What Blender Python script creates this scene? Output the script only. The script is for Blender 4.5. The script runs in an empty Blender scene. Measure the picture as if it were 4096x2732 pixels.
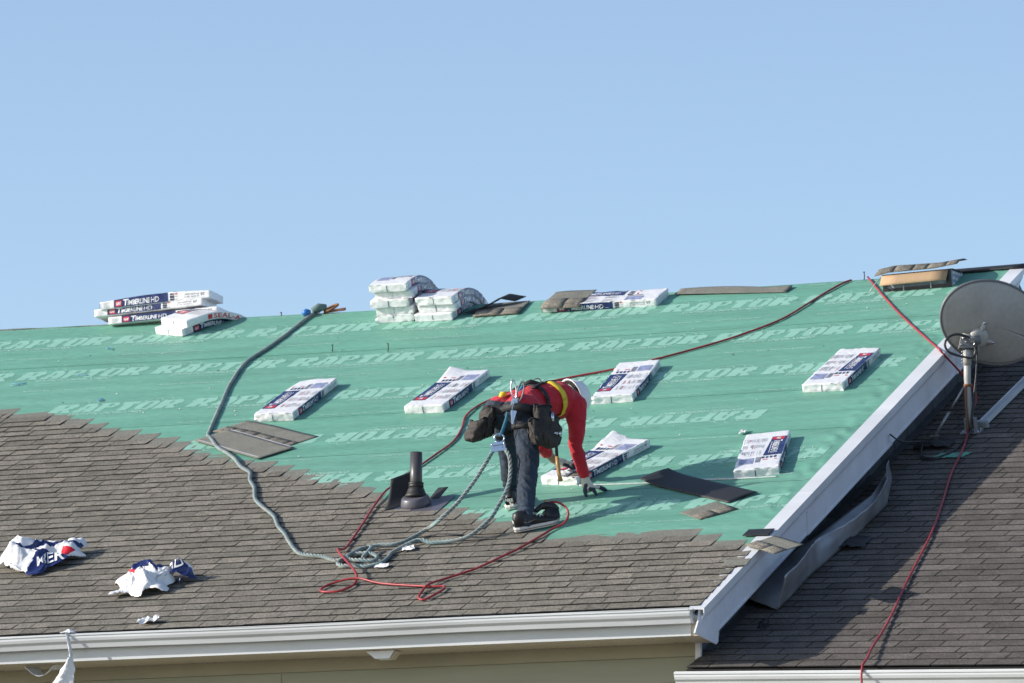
import bpy, bmesh, math, random
from mathutils import Vector, Matrix, noise
from mathutils.bvhtree import BVHTree
random.seed(7)
SC = bpy.context.scene
COL = SC.collection
rad = math.radians

# ------------------------------------------------------------------ camera
ZE = 7.05                                   # height of the eave above the ground
PSI, PHI = rad(20.324), rad(9.05)
CP = Vector((14.712, -43.468, ZE - 5.445))
hz = Vector((-math.sin(PSI), math.cos(PSI), 0))
CR = Vector((math.cos(PSI), math.sin(PSI), 0))
CF = hz * math.cos(PHI) + Vector((0, 0, math.sin(PHI)))
CU = -hz * math.sin(PHI) + Vector((0, 0, math.cos(PHI)))
cd = bpy.data.cameras.new('camera')
cam = bpy.data.objects.new('camera', cd)
COL.objects.link(cam)
m3 = Matrix((CR, CU, -CF)).transposed()
cam.matrix_world = Matrix.Translation(CP) @ m3.to_4x4()
cd.sensor_width = 36.0
cd.lens = 26580.0 / 4096 * 36
cd.clip_start = 1.0
cd.clip_end = 4000
cd.dof.use_dof = True
cd.dof.focus_distance = 48.6
cd.dof.aperture_fstop = 5.0
SC.camera = cam

# ------------------------------------------------------------------ light
SUN = Vector((-1.6, -0.85, 0.74)).normalized()       # direction towards the sun
el = math.asin(SUN.z)
az = math.atan2(SUN.x, SUN.y)
w = bpy.data.worlds.new('World')
SC.world = w
w.use_nodes = True
nt = w.node_tree
bg = nt.nodes['Background']
sky = nt.nodes.new('ShaderNodeTexSky')
sky.sky_type = 'NISHITA'
sky.sun_disc = False
sky.sun_elevation = el
sky.sun_rotation = az
sky.altitude = 0
sky.air_density = 0.78
sky.dust_density = 0.75
sky.ozone_density = 0.7
nt.links.new(sky.outputs[0], bg.inputs[0])
bg.inputs[1].default_value = 0.15
sl = bpy.data.lights.new('sun', 'SUN')
sl.energy = 4.3
sl.angle = rad(0.55)
sl.color = (1.0, 0.93, 0.82)
so = bpy.data.objects.new('sun', sl)
so.rotation_euler = SUN.to_track_quat('Z', 'Y').to_euler()
so.location = (-20, -20, 30)
COL.objects.link(so)
SC.view_settings.view_transform = 'Standard'
SC.view_settings.look = 'None'
SC.view_settings.exposure = 0.44
SC.view_settings.gamma = 1.0

# ------------------------------------------------------------------ frames
TH = rad(24.3)
S_ = Vector((1, 0, 0))
T_ = Vector((0, math.cos(TH), math.sin(TH)))
N_ = Vector((0, -math.sin(TH), math.cos(TH)))
TR = 8.92                                   # eave to ridge along the slope

def sag(s, t):
    x = max(-1.6, min(1.6, (s + 4.3) / 4.6))
    return -0.028 * (max(t, 0) / TR) * (1 - x * x)

def RP(s, t, n=0.0):
    return Vector((0, 0, ZE)) + S_ * s + T_ * t + N_ * (n + sag(s, t))

def frame(o, x, y, z):
    m = Matrix((x, y, z)).transposed().to_4x4()
    m.translation = o
    return m

def roofM(s, t, n=0.0, rot=0.0):
    c, q = math.cos(rot), math.sin(rot)
    return frame(RP(s, t, n), S_ * c + T_ * q, T_ * c - S_ * q, N_)

TW = rad(23.71)
WT = Vector((0, math.cos(TW), math.sin(TW)))
WN = Vector((0, -math.sin(TW), math.cos(TW)))
WO = Vector((0, 0.894, ZE - 0.096))
def WP(s, t, n=0.0):
    return WO + S_ * s + WT * t + WN * n
AL = rad(-5.6)                              # the wing's courses run slightly askew
WE = (-0.161, -0.777)
def wuv(u, v):
    return (WE[0] + u * math.cos(AL) - v * math.sin(AL), WE[1] + u * math.sin(AL) + v * math.cos(AL))
WX = S_ * math.cos(AL) + WT * math.sin(AL)
WY = WT * math.cos(AL) - S_ * math.sin(AL)

# ------------------------------------------------------------------ materials
MATS = {}
def M(name, col, rough=0.6, var=0.12, scale=6.0, bump=0.0, bscale=40.0, metal=0.0, rnd=0.0, world=True,
      stretch=(1, 1, 1), fine=0.0, fscale=300.0, spec=0.5, hue=None, coat=0.0, sheen=0.0, grime=None):
    if name in MATS: return MATS[name]
    m = bpy.data.materials.new(name)
    m.use_nodes = True
    t = m.node_tree
    N = t.nodes; L = t.links
    b = N['Principled BSDF']
    b.inputs['Roughness'].default_value = rough
    b.inputs['Metallic'].default_value = metal
    b.inputs['Specular IOR Level'].default_value = spec
    if coat: b.inputs['Coat Weight'].default_value = coat
    if sheen:
        b.inputs['Sheen Weight'].default_value = sheen
    if world:
        co = N.new('ShaderNodeNewGeometry').outputs['Position']
    else:
        co = N.new('ShaderNodeTexCoord').outputs['Object']
    mp = N.new('ShaderNodeMapping')
    mp.inputs['Scale'].default_value = stretch
    L.new(co, mp.inputs['Vector'])
    co = mp.outputs['Vector']
    n1 = N.new('ShaderNodeTexNoise')
    n1.inputs['Scale'].default_value = scale
    n1.inputs['Detail'].default_value = 5
    L.new(co, n1.inputs['Vector'])
    r1 = N.new('ShaderNodeMapRange')
    r1.inputs['From Min'].default_value = 0.25
    r1.inputs['From Max'].default_value = 0.75
    r1.inputs['To Min'].default_value = 1 - var
    r1.inputs['To Max'].default_value = 1 + var
    L.new(n1.outputs['Fac'], r1.inputs['Value'])
    val = r1.outputs['Result']
    if fine:
        n2 = N.new('ShaderNodeTexNoise')
        n2.inputs['Scale'].default_value = fscale
        n2.inputs['Detail'].default_value = 2
        L.new(co, n2.inputs['Vector'])
        r2 = N.new('ShaderNodeMapRange')
        r2.inputs['From Min'].default_value = 0.3
        r2.inputs['From Max'].default_value = 0.7
        r2.inputs['To Min'].default_value = 1 - fine
        r2.inputs['To Max'].default_value = 1 + fine
        L.new(n2.outputs['Fac'], r2.inputs['Value'])
        mu = N.new('ShaderNodeMath'); mu.operation = 'MULTIPLY'
        L.new(val, mu.inputs[0]); L.new(r2.outputs['Result'], mu.inputs[1])
        val = mu.outputs[0]
    rndv = None
    if rnd:
        oi = N.new('ShaderNodeObjectInfo')
        gi = N.new('ShaderNodeNewGeometry')
        ad = N.new('ShaderNodeMath'); ad.operation = 'ADD'
        L.new(oi.outputs['Random'], ad.inputs[0]); L.new(gi.outputs['Random Per Island'], ad.inputs[1])
        fr = N.new('ShaderNodeMath'); fr.operation = 'FRACT'
        L.new(ad.outputs[0], fr.inputs[0])
        rndv = fr.outputs[0]
        r3 = N.new('ShaderNodeMapRange')
        r3.inputs['To Min'].default_value = 1 - rnd
        r3.inputs['To Max'].default_value = 1 + rnd
        L.new(rndv, r3.inputs['Value'])
        mu = N.new('ShaderNodeMath'); mu.operation = 'MULTIPLY'
        L.new(val, mu.inputs[0]); L.new(r3.outputs['Result'], mu.inputs[1])
        val = mu.outputs[0]
    vm = N.new('ShaderNodeVectorMath'); vm.operation = 'SCALE'
    vm.inputs[0].default_value = col
    if hue:
        mx = N.new('ShaderNodeMix'); mx.data_type = 'RGBA'
        mx.inputs['A'].default_value = (*col, 1); mx.inputs['B'].default_value = (*hue, 1)
        if rndv is not None:
            ml = N.new('ShaderNodeMath'); ml.operation = 'MULTIPLY'; ml.inputs[1].default_value = 7.31
            L.new(rndv, ml.inputs[0])
            f2 = N.new('ShaderNodeMath'); f2.operation = 'FRACT'; L.new(ml.outputs[0], f2.inputs[0])
            L.new(f2.outputs[0], mx.inputs['Factor'])
        else:
            n4 = N.new('ShaderNodeTexNoise'); n4.inputs['Scale'].default_value = scale * 0.37
            n4.inputs['Detail'].default_value = 4
            L.new(co, n4.inputs['Vector'])
            r4 = N.new('ShaderNodeMapRange'); r4.inputs['From Min'].default_value = .35; r4.inputs['From Max'].default_value = .65
            L.new(n4.outputs['Fac'], r4.inputs['Value'])
            L.new(r4.outputs['Result'], mx.inputs['Factor'])
        L.new(mx.outputs['Result'], vm.inputs[0])
    L.new(val, vm.inputs['Scale'])
    L.new(vm.outputs['Vector'], b.inputs['Base Color'])
    if bump:
        nb = N.new('ShaderNodeTexNoise'); nb.inputs['Scale'].default_value = bscale
        nb.inputs['Detail'].default_value = 4
        L.new(co, nb.inputs['Vector'])
        bp = N.new('ShaderNodeBump'); bp.inputs['Strength'].default_value = bump
        bp.inputs['Distance'].default_value = 0.01
        L.new(nb.outputs['Fac'], bp.inputs['Height'])
        L.new(bp.outputs['Normal'], b.inputs['Normal'])
    MATS[name] = m
    return m

M('underlay', (0.125, 0.325, 0.240), 0.55, var=0.15, scale=3.0, bump=0.35, bscale=11, stretch=(0.30, 2.4, 2.4), fine=0.16, fscale=40, hue=(0.14, 0.335, 0.255), spec=0.35)
M('underlay_print', (0.24, 0.475, 0.385), 0.55, var=0.07, scale=9.0, spec=0.35)
M('small_print', (0.29, 0.52, 0.43), 0.55, var=0.07, scale=9.0, spec=0.35)
M('shingle', (0.204, 0.186, 0.158), 0.9, var=0.22, scale=11, fine=0.65, fscale=95, rnd=0.16, hue=(0.174, 0.164, 0.138), bump=0.5, bscale=260, spec=0.2)
M('headlap', (0.19, 0.19, 0.166), 0.9, var=0.12, scale=9, fine=0.5, fscale=170, bump=0.5, bscale=260, spec=0.2)
M('shingle_old', (0.126, 0.112, 0.105), 0.92, var=0.22, scale=6, fine=0.6, fscale=95, rnd=0.2, hue=(0.110, 0.100, 0.090), bump=0.5, bscale=260, spec=0.2)
M('old_base', (0.02, 0.02, 0.021), 0.9)
M('asphalt_back', (0.016, 0.017, 0.019), 0.55, var=0.2, scale=30, bump=0.2, bscale=120)
M('white_metal', (0.64, 0.66, 0.69), 0.35, var=0.10, scale=3, stretch=(0.3, 1, 1), spec=0.5)
M('gutter_metal', (0.56, 0.59, 0.62), 0.28, var=0.14, scale=2.2, stretch=(0.5, 3, 3), spec=0.5, hue=(0.47, 0.50, 0.51))
M('vinyl_white', (0.70, 0.72, 0.78), 0.45, var=0.09, scale=3, fine=0.04, fscale=25)
M('soffit', (0.52, 0.46, 0.36), 0.6, var=0.06, scale=5)
M('siding', (0.30, 0.305, 0.225), 0.7, var=0.06, scale=4, stretch=(0.3, 1, 3), bump=0.15, bscale=30)
M('trim_olive', (0.31, 0.29, 0.205), 0.7, var=0.06, scale=4)
M('dark_flash', (0.085, 0.09, 0.10), 0.45, var=0.25, scale=9, metal=0.3, rnd=0.25)
M('lead_sheet', (0.38, 0.385, 0.40), 0.38, var=0.3, scale=4, metal=0.45, bump=0.2, bscale=14, hue=(0.24, 0.245, 0.26))
M('wrap', (0.74, 0.75, 0.77), 0.28, var=0.04, scale=20, bump=0.42, bscale=30, world=False, spec=0.5)
M('navy', (0.012, 0.022, 0.105), 0.25, var=0.25, scale=25, bump=0.3, bscale=40, world=False)
M('red_ink', (0.55, 0.016, 0.028), 0.3, var=0.1)
M('white_ink', (0.78, 0.79, 0.82), 0.3, var=0.03)
M('grey_ink', (0.46, 0.465, 0.50), 0.35, var=0.15)
M('dark_ink', (0.05, 0.055, 0.09), 0.35, var=0.15)
M('photo_ink', (0.25, 0.28, 0.44), 0.35, var=0.6, scale=30)
M('card', (0.42, 0.285, 0.17), 0.8, var=0.06, scale=10, stretch=(6, 1, 1))
M('box_print', (0.30, 0.34, 0.44), 0.6, var=0.2, scale=30)
M('black_plastic', (0.018, 0.019, 0.022), 0.4, var=0.2, scale=20)
M('rubber', (0.014, 0.014, 0.016), 0.55, var=0.2, scale=20)
M('pipe_grey', (0.060, 0.060, 0.066), 0.38, var=0.1, scale=5)
M('boot_grey', (0.10, 0.10, 0.125), 0.35, var=0.1, scale=5)
M('hose_red', (0.27, 0.016, 0.028), 0.42, var=0.15, scale=7, hue=(0.35, 0.035, 0.042))
M('rope', (0.17, 0.25, 0.265), 0.85, var=0.25, scale=14, hue=(0.27, 0.29, 0.28), sheen=0.1)
M('rope_dark', (0.10, 0.16, 0.16), 0.85, var=0.2, scale=14)
M('blue_plastic', (0.02, 0.14, 0.42), 0.4)
M('dish_grey', (0.40, 0.395, 0.375), 0.5, var=0.12, scale=3.5, hue=(0.35, 0.345, 0.325), fine=0.06, fscale=30)
M('dish_rim', (0.16, 0.165, 0.17), 0.45)
M('galv', (0.34, 0.35, 0.36), 0.4, var=0.15, scale=12, metal=0.5)
M('rust', (0.22, 0.10, 0.05), 0.7, var=0.3, scale=30, metal=0.2)
M('shirt', (0.46, 0.006, 0.022), 0.75, var=0.08, scale=8, bump=0.35, bscale=22, sheen=0.1)
M('jeans', (0.014, 0.025, 0.044), 0.85, var=0.35, scale=7, fine=0.25, fscale=120, bump=0.6, bscale=28, hue=(0.024, 0.039, 0.064))
M('skin', (0.30, 0.16, 0.10), 0.55, var=0.08)
M('glove', (0.62, 0.58, 0.50), 0.8, var=0.08, bump=0.3, bscale=120)
M('glove_navy', (0.020, 0.032, 0.060), 0.6, var=0.2, scale=40)
M('hair', (0.012, 0.010, 0.009), 0.7, var=0.3, scale=60)
M('helmet', (0.78, 0.79, 0.80), 0.25, var=0.02)
M('leather', (0.022, 0.019, 0.018), 0.75, var=0.35, scale=14, bump=0.5, bscale=60, hue=(0.036, 0.030, 0.027))
M('webbing', (0.014, 0.014, 0.016), 0.7, var=0.2, scale=60)
M('hivis', (0.68, 0.50, 0.03), 0.6, var=0.08)
M('lanyard', (0.05, 0.22, 0.33), 0.6, var=0.2, scale=40)
M('steel', (0.62, 0.64, 0.68), 0.22, metal=1.0, var=0.08)
M('aluminium', (0.42, 0.50, 0.66), 0.3, metal=0.9, var=0.08)
M('wood_handle', (0.42, 0.23, 0.07), 0.45, var=0.2, scale=20, stretch=(1, 1, 0.15))
M('shoe', (0.012, 0.012, 0.014), 0.45, var=0.2, scale=30, bump=0.2, bscale=90)
M('sole', (0.62, 0.62, 0.60), 0.6, var=0.08)
M('brass', (0.55, 0.33, 0.10), 0.35, metal=0.9)
M('grass', (0.24, 0.225, 0.185), 0.9, var=0.4, scale=0.4, fine=0.3, fscale=20)
M('paper', (0.75, 0.75, 0.76), 0.6, var=0.04)
M('strap', (0.50, 0.56, 0.56), 0.5, var=0.1, scale=80, world=False)
M('green_scrap', (0.11, 0.36, 0.27), 0.5)
M('debris', (0.05, 0.05, 0.055), 0.9)
M('bluish_bit', (0.16, 0.36, 0.50), 0.6)

# ------------------------------------------------------------------ helpers
class MB:
    def __init__(s): s.v = []; s.f = []; s.m = []; s.sm = []
    def add(s, v, f, m=0, smooth=False):
        o = len(s.v)
        s.v += [tuple(x) for x in v]
        s.f += [tuple(i + o for i in q) for q in f]
        s.m += [m] * len(f) if isinstance(m, int) else list(m)
        s.sm += [smooth] * len(f)
        return s
    def box(s, x0, y0, z0, x1, y1, z1, m=0):
        v = [(x0, y0, z0), (x1, y0, z0), (x1, y1, z0), (x0, y1, z0), (x0, y0, z1), (x1, y0, z1), (x1, y1, z1), (x0, y1, z1)]
        return s.add(v, [(0, 3, 2, 1), (4, 5, 6, 7), (0, 1, 5, 4), (1, 2, 6, 5), (2, 3, 7, 6), (3, 0, 4, 7)], m)
    def tube(s, pts, r, n=8, m=0, cap=True):
        pts = [Vector(p) for p in pts]
        rs = r if isinstance(r, (list, tuple)) else [r] * len(pts)
        v = []; up = None
        for i, p in enumerate(pts):
            d = (pts[min(i + 1, len(pts) - 1)] - pts[max(i - 1, 0)])
            if d.length < 1e-9: d = Vector((0, 0, 1))
            d.normalize()
            if up is None:
                up = d.orthogonal().normalized()
            else:
                up = up - d * up.dot(d)
                up = up.normalized() if up.length > 1e-6 else d.orthogonal().normalized()
            w2 = d.cross(up)
            for k in range(n):
                a = 2 * math.pi * k / n
                v.append(p + (up * math.cos(a) + w2 * math.sin(a)) * rs[i])
        f = []
        for i in range(len(pts) - 1):
            for k in range(n):
                k2 = (k + 1) % n
                f.append((i * n + k, i * n + k2, (i + 1) * n + k2, (i + 1) * n + k))
        if cap:
            f.append(tuple(range(n - 1, -1, -1)))
            f.append(tuple((len(pts) - 1) * n + k for k in range(n)))
        return s.add(v, f, m, True)
    def lathe(s, prof, n=24, m=0, M4=None, cap=True):
        v = []
        for r, z in prof:
            for k in range(n):
                a = 2 * math.pi * k / n
                v.append(Vector((r * math.cos(a), r * math.sin(a), z)))
        if M4: v = [M4 @ q for q in v]
        f = []
        for i in range(len(prof) - 1):
            for k in range(n):
                k2 = (k + 1) % n
                f.append((i * n + k, i * n + k2, (i + 1) * n + k2, (i + 1) * n + k))
        if cap:
            f.append(tuple(range(n - 1, -1, -1))); f.append(tuple((len(prof) - 1) * n + k for k in range(n)))
        return s.add(v, f, m, True)
    def grid(s, fn, nu, nv, m=0, smooth=True, close=False):
        v = [fn(i / nu, j / nv) for j in range(nv + 1) for i in range(nu + 1)]
        f = [(j * (nu + 1) + i, j * (nu + 1) + i + 1, (j + 1) * (nu + 1) + i + 1, (j + 1) * (nu + 1) + i) for j in range(nv) for i in range(nu)]
        mm = [m((i + .5) / nu, (j + .5) / nv) for j in range(nv) for i in range(nu)] if callable(m) else m
        return s.add(v, f, mm, smooth)
    def prism(s, poly, d, m=0):
        """poly: 3-D outline; d: extrusion vector"""
        n = len(poly); d = Vector(d)
        v = [Vector(p) for p in poly] + [Vector(p) + d for p in poly]
        f = [tuple(range(n - 1, -1, -1)), tuple(range(n, 2 * n))] + [(i, (i + 1) % n, n + (i + 1) % n, n + i) for i in range(n)]
        return s.add(v, f, m)
    def xf(s, M4):
        s.v = [tuple(M4 @ Vector(q)) for q in s.v]; return s
    def mesh(s, name, mats):
        me = bpy.data.meshes.new(name)
        me.from_pydata(s.v, [], s.f)
        for q in (mats if isinstance(mats, (list, tuple)) else [mats]): me.materials.append(MATS[q])
        me.polygons.foreach_set('material_index', s.m)
        me.polygons.foreach_set('use_smooth', s.sm)
        me.update()
        return me
    def build(s, name, mats, parent=None, mw=None, world=False):
        return place(name, s.mesh(name, mats), parent, mw, world)

WM = {}
def place(name, me, parent=None, mw=None, world=False):
    """mw: matrix local to the parent, or a world matrix when world is set"""
    o = bpy.data.objects.new(name, me)
    COL.objects.link(o)
    mw = mw if mw is not None else Matrix.Identity(4)
    if parent:
        o.parent = parent
        pw = WM[parent.name]
        if world: mw = pw.inverted() @ mw
        WM[o.name] = pw @ mw
    else:
        WM[o.name] = mw.copy()
    o.matrix_basis = mw
    return o
def empty(name, mw, label=None, cat=None, group=None, kind=None):
    o = bpy.data.objects.new(name, None)
    o.empty_display_size = 0.1
    COL.objects.link(o)
    o.matrix_basis = mw
    WM[o.name] = mw.copy()
    return tag(o, label, cat, group, kind)
def tag(o, label=None, cat=None, group=None, kind=None):
    if label: o['label'] = label
    if cat: o['category'] = cat
    if group: o['group'] = group
    if kind: o['kind'] = kind
    return o
def T(x, y, z): return Matrix.Translation((x, y, z))
def solid(o, th, off=-1):
    md = o.modifiers.new('thick', 'SOLIDIFY'); md.thickness = th; md.offset = off
    return o
def bevel(o, wd, seg=2):
    md = o.modifiers.new('bevel', 'BEVEL'); md.width = wd; md.segments = seg; md.limit_method = 'ANGLE'
    return o
def spline(pts, step):
    pts = [Vector(p) for p in pts]
    out = []
    for i in range(len(pts) - 1):
        p0 = pts[max(i - 1, 0)]; p1 = pts[i]; p2 = pts[i + 1]; p3 = pts[min(i + 2, len(pts) - 1)]
        n = max(1, int((p2 - p1).length / step))
        for k in range(n):
            t = k / n
            out.append(0.5 * ((2 * p1) + (p2 - p0) * t + (2 * p0 - 5 * p1 + 4 * p2 - p3) * t * t + (3 * p1 - p0 - 3 * p2 + p3) * t ** 3))
    out.append(pts[-1])
    return out
_tc = {}
def text(body, size=1.0, shear=0.0, bold=0.0, sx=1.0, center=False):
    """flat lettering -> (verts, faces), lower-left at the origin unless centred"""
    key = (body, shear, bold)
    if key not in _tc:
        cu = bpy.data.curves.new('t', 'FONT')
        cu.body = body; cu.size = 1.0; cu.shear = shear; cu.offset = bold; cu.resolution_u = 2
        cu.dimensions = '2D'; cu.fill_mode = 'BOTH'
        ob = bpy.data.objects.new('t', cu); COL.objects.link(ob)
        dg = bpy.context.evaluated_depsgraph_get()
        me = ob.evaluated_get(dg).to_mesh()
        _tc[key] = ([tuple(q.co) for q in me.vertices], [tuple(p.vertices) for p in me.polygons])
        bpy.data.objects.remove(ob); bpy.data.curves.remove(cu)
    v, f = _tc[key]
    if not v: return [], []
    x0 = min(q[0] for q in v); x1 = max(q[0] for q in v); y0 = min(q[1] for q in v)
    c = (x0 + x1) / 2 if center else x0
    return [((q[0] - c) * size * sx, (q[1] - y0) * size, 0) for q in v], f
def text_w(body, width, height, shear=0.0, bold=0.0):
    v, f = text(body, 1.0, shear, bold)
    w_ = max(q[0] for q in v); h_ = max(q[1] for q in v)
    return [(q[0] * width / w_, q[1] * height / h_, 0) for q in v], f
def ns(x, y, z=0.0): return noise.noise(Vector((x, y, z)))

# ================================================================== the setting
g = MB().grid(lambda u, v: Vector(((u - .5) * 3000, (v - .5) * 3000, 0)), 8, 8).build('ground', 'grass')
tag(g, kind='structure')

# ------------------------------------------------------------------ main house
LX = -12.5                                   # far left end of the house
YW = 0.42                                    # front wall
YR = TR * math.cos(TH); ZR = TR * math.sin(TH)
house = empty('house', T(-6, YW, 0), 'olive sided house with the half shingled green roof', 'house')
I4 = Matrix.Identity(4)
WOFF = T(0, 0, ZE)
# roof deck (both slopes) as one slab
m = MB()
XE = -0.03
prof = [(0, -0.012), (YR, ZR - 0.012), (2 * YR, -0.012), (2 * YR, -0.05), (YR, ZR - 0.06), (0, -0.05)]
nx = 24
v = []
for i in range(nx + 1):
    s_ = LX + (XE - LX) * i / nx
    for (y, z) in prof:
        t_ = min(y, 2 * YR - y) / math.cos(TH)
        v.append((s_, y, z + sag(s_, t_)))
k = len(prof)
f = [(i * k + j, i * k + (j + 1) % k, (i + 1) * k + (j + 1) % k, (i + 1) * k + j) for i in range(nx) for j in range(k)]
f += [tuple(range(k)), tuple(nx * k + j for j in range(k - 1, -1, -1))]
m.add(v, f)
roof = m.build('roof', 'asphalt_back', house, WOFF, True)

# synthetic underlayment: overlapping rolled sheets
bands = [(0.05, 1.25), (1.15, 3.12), (3.02, 4.50), (4.40, 5.66), (5.56, 7.70), (7.60, TR + 0.02)]
def wave(s, t):
    e = max(0.0, 1 - abs(s + 0.16) / 0.26)
    a = 0.0022 * ns(s * 0.9, t * 8, 3) + 0.0009 * ns(s * 2.6, t * 19, 9)
    e *= max(0.0, min(1.0, (t - 1.9) / .25))
    return a + e * e * (0.020 * abs(ns(s * 5 + t * 4.0, t * 2.2 - s * 4, 1)) + 0.010 * ns(s * 9 + t * 6, t * 5, 5))
for bi, (t0, t1) in enumerate(bands):
    def fn(u, v, t0=t0, t1=t1, bi=bi):
        s0 = LX + 0.0
        u2 = 1 - (1 - u) ** 1.7
        s1 = -0.035 + 0.035 * ns(3.3, (t0 + (t1 - t0) * v) * 1.1, 4) + 0.008 * ns(1.3, (t0 + (t1 - t0) * v) * 7, 4)
        s = s0 + (s1 - s0) * u2
        t = t0 + (t1 - t0) * v
        if v == 0: t += 0.006 * ns(s * 1.3, bi * 7.7)
        return RP(s, t, 0.004 + 0.0022 * (1 - v) * (1 if bi else 0) + wave(s, t))
    MB().grid(fn, 150, max(14, int((t1 - t0) / 0.028))).build('underlayment_sheet', 'underlay', roof, I4, True)

# printed lettering on the sheets
def rword():
    m = MB()
    G = {'R': ('########.', '####.####', '####.####', '########.', '#######..', '####.###.', '####.####'),
         'A': ('..#####..', '..######.', '..##.####', '.###.####', '.########', '####.####', '####.####'),
         'P': ('########.', '####..###', '####..###', '########.', '####.....', '####.....', '####.....'),
         'T': ('#########', '#########', '..#####..', '..#####..', '..#####..', '..#####..', '..#####..'),
         'O': ('.#######.', '####..###', '####..###', '####..###', '####..###', '####..###', '.#######.')}
    x0 = 0.0
    for ch, wd in zip('RAPTOR', (.205, .170, .160, .155, .165, .200)):
        for r, row in enumerate(G[ch]):
            c = 0
            while c < 9:
                if row[c] == '#':
                    c1 = c
                    while c1 < 9 and row[c1] == '#': c1 += 1
                    ya, yb = .255 * (6 - r) / 7, .255 * (7 - r) / 7
                    q0, q1 = x0 + wd * c / 9, x0 + wd * c1 / 9
                    sh = .08
                    m.add([(q0 + sh * ya, ya, 0), (q1 + sh * ya, ya, 0), (q1 + sh * yb, yb, 0), (q0 + sh * yb, yb, 0)], [(0, 1, 2, 3)])
                    c = c1
                else: c += 1
        x0 += wd + .016
    for cx, fl in ((0.22, 1), (0.93, -1)):                 # the scribbled outline round the two Rs
        for (ox, oy, r, a0, a1) in ((-.10, .25, .055, 0, 200), (-.02, .28, .060, -10, 190), (.07, .265, .060, -30, 190), (.14, .22, .05, -100, 110), (-.16, .20, .045, 40, 250)):
            pts = []
            for q in range(9):
                a = rad(a0 + (a1 - a0) * q / 8)
                pts.append((cx + (ox + r * 1.25 * math.cos(a)) * fl, oy + r * math.sin(a)))
            for (p, q) in zip(pts, pts[1:]):
                d = Vector((q[0] - p[0], q[1] - p[1], 0)); nn = Vector((-d.y, d.x, 0)).normalized() * 0.005
                m.add([Vector((*p, 0)) - nn, Vector((*q, 0)) - nn, Vector((*q, 0)) + nn, Vector((*p, 0)) + nn], [(0, 1, 2, 3)])
    return m
def rsub():
    m = MB()
    v, f = text_w('SYNTHETIC UNDERLAYMENT', 0.69, 0.062, 0.12, 0.04)
    m.add(v, f)
    v, f = text_w('Meets and Exceeds ASTM D226 and ASTM 4869', 0.60, 0.024, 0.3, 0.0)
    m.add([(q[0] + .05, q[1] - .062, 0) for q in v], f)
    return m
def rsite():
    m = MB()
    v, f = text_w('Application Tips - www.RaptorUnderlayment.com', 0.76, 0.045, 0.15, 0.035)
    m.add(v, f)
    return m
WORD, SUB, SITE = rword(), rsub(), rsite()
def sheet_n(s, t):
    h = 0.0
    for bi, (t0, t1) in enumerate(bands):
        if t0 <= t <= t1: h = max(h, 0.004 + 0.0022 * (1 - (t - t0) / (t1 - t0)) * (1 if bi else 0))
    return h + wave(s, t)
def print_on(name, src, mat, s0, t0, flip):
    q = MB()
    sg = -1 if flip else 1
    fc = [f for f in src.f if max(s0 + sg * src.v[i][0] for i in f) < -0.06]
    q.add([RP(s0 + sg * a[0], t0 + sg * a[1], sheet_n(s0 + sg * a[0], t0 + sg * a[1]) + .0016) for a in src.v], fc)
    return tag(q.build(name, mat, roof, I4, True), kind='stuff')
def s_end_at(t):                              # right-hand end of the laid shingles whose top edge is at t
    tb = STAIR
    if t >= tb[0][0]: return -99
    for (ta, sa), (tc, sc) in zip(tb, tb[1:]):
        if tc <= t <= ta:
            return sa + (sc - sa) * (ta - t) / (ta - tc)
    return 0.0
STAIR = [(6.45, -8.3), (6.275, -7.491), (6.134, -7.36), (5.993, -7.103), (5.847, -6.885), (5.712, -6.725), (5.569, -6.543), (5.448, -6.332), (5.295, -6.11), (5.139, -5.859), (4.98, -5.72), (4.781, -5.50), (4.6, -5.2), (4.44, -4.95), (4.283, -4.703), (4.148, -4.546), (4.004, -4.35), (3.841, -4.127), (3.683, -3.881), (3.538, -3.692), (3.393, -3.563), (3.256, -3.405), (3.1, -3.2), (2.95, -2.95), (2.813, -2.73), (2.651, -2.512), (2.515, -2.383), (2.35, -2.157), (2.2, -1.95), (2.03, -1.72), (1.90, -0.55), (1.87, -0.503), (1.73, -0.317), (1.6, -0.083), (1.55, 0.0), (-1, 0.0)]
PER = 1.227
rows_ = [(8.26, -1.666, 0), (7.205, -2.124, 0), (6.095, -1.37, 0), (5.05, -0.985, 1), (3.86, -0.14, 1), (2.42, -2.10, 0)]
for (tb, so_, flip) in rows_:
    for kx in range(-9, 3):
        s0 = so_ + kx * PER
        if s0 < -10.5: continue
        if flip:
            if s0 > 0.0 or s0 - 1.1 < s_end_at(tb + .05) - 1.0: continue
        else:
            if s0 > -0.1 or s0 + 1.1 < s_end_at(tb): continue
        print_on('printed_word', WORD, 'underlay_print', s0, tb, flip)
        sg = -1 if flip else 1
        if s0 + .22 < -.6 or flip: print_on('printed_subtitle', SUB, 'small_print', s0 + sg * .22, tb - sg * .078, flip)
for (tt, so_, flip) in ((7.87, -1.43, 0), (6.82, -1.90, 0), (5.60, -1.25, 0), (4.35, -0.35, 1), (3.22, -1.0, 1), (2.10, -1.35, 0), (8.85, -3.0, 0)):
    for kx in range(-9, 3):
        s0 = so_ + kx * PER
        if s0 < -10.5 or s0 + .8 > -0.05 or s0 + .5 < s_end_at(tt): continue
        print_on('printed_web_address', SITE, 'small_print', s0 + (0.76 if flip else 0), tt, flip)

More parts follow.
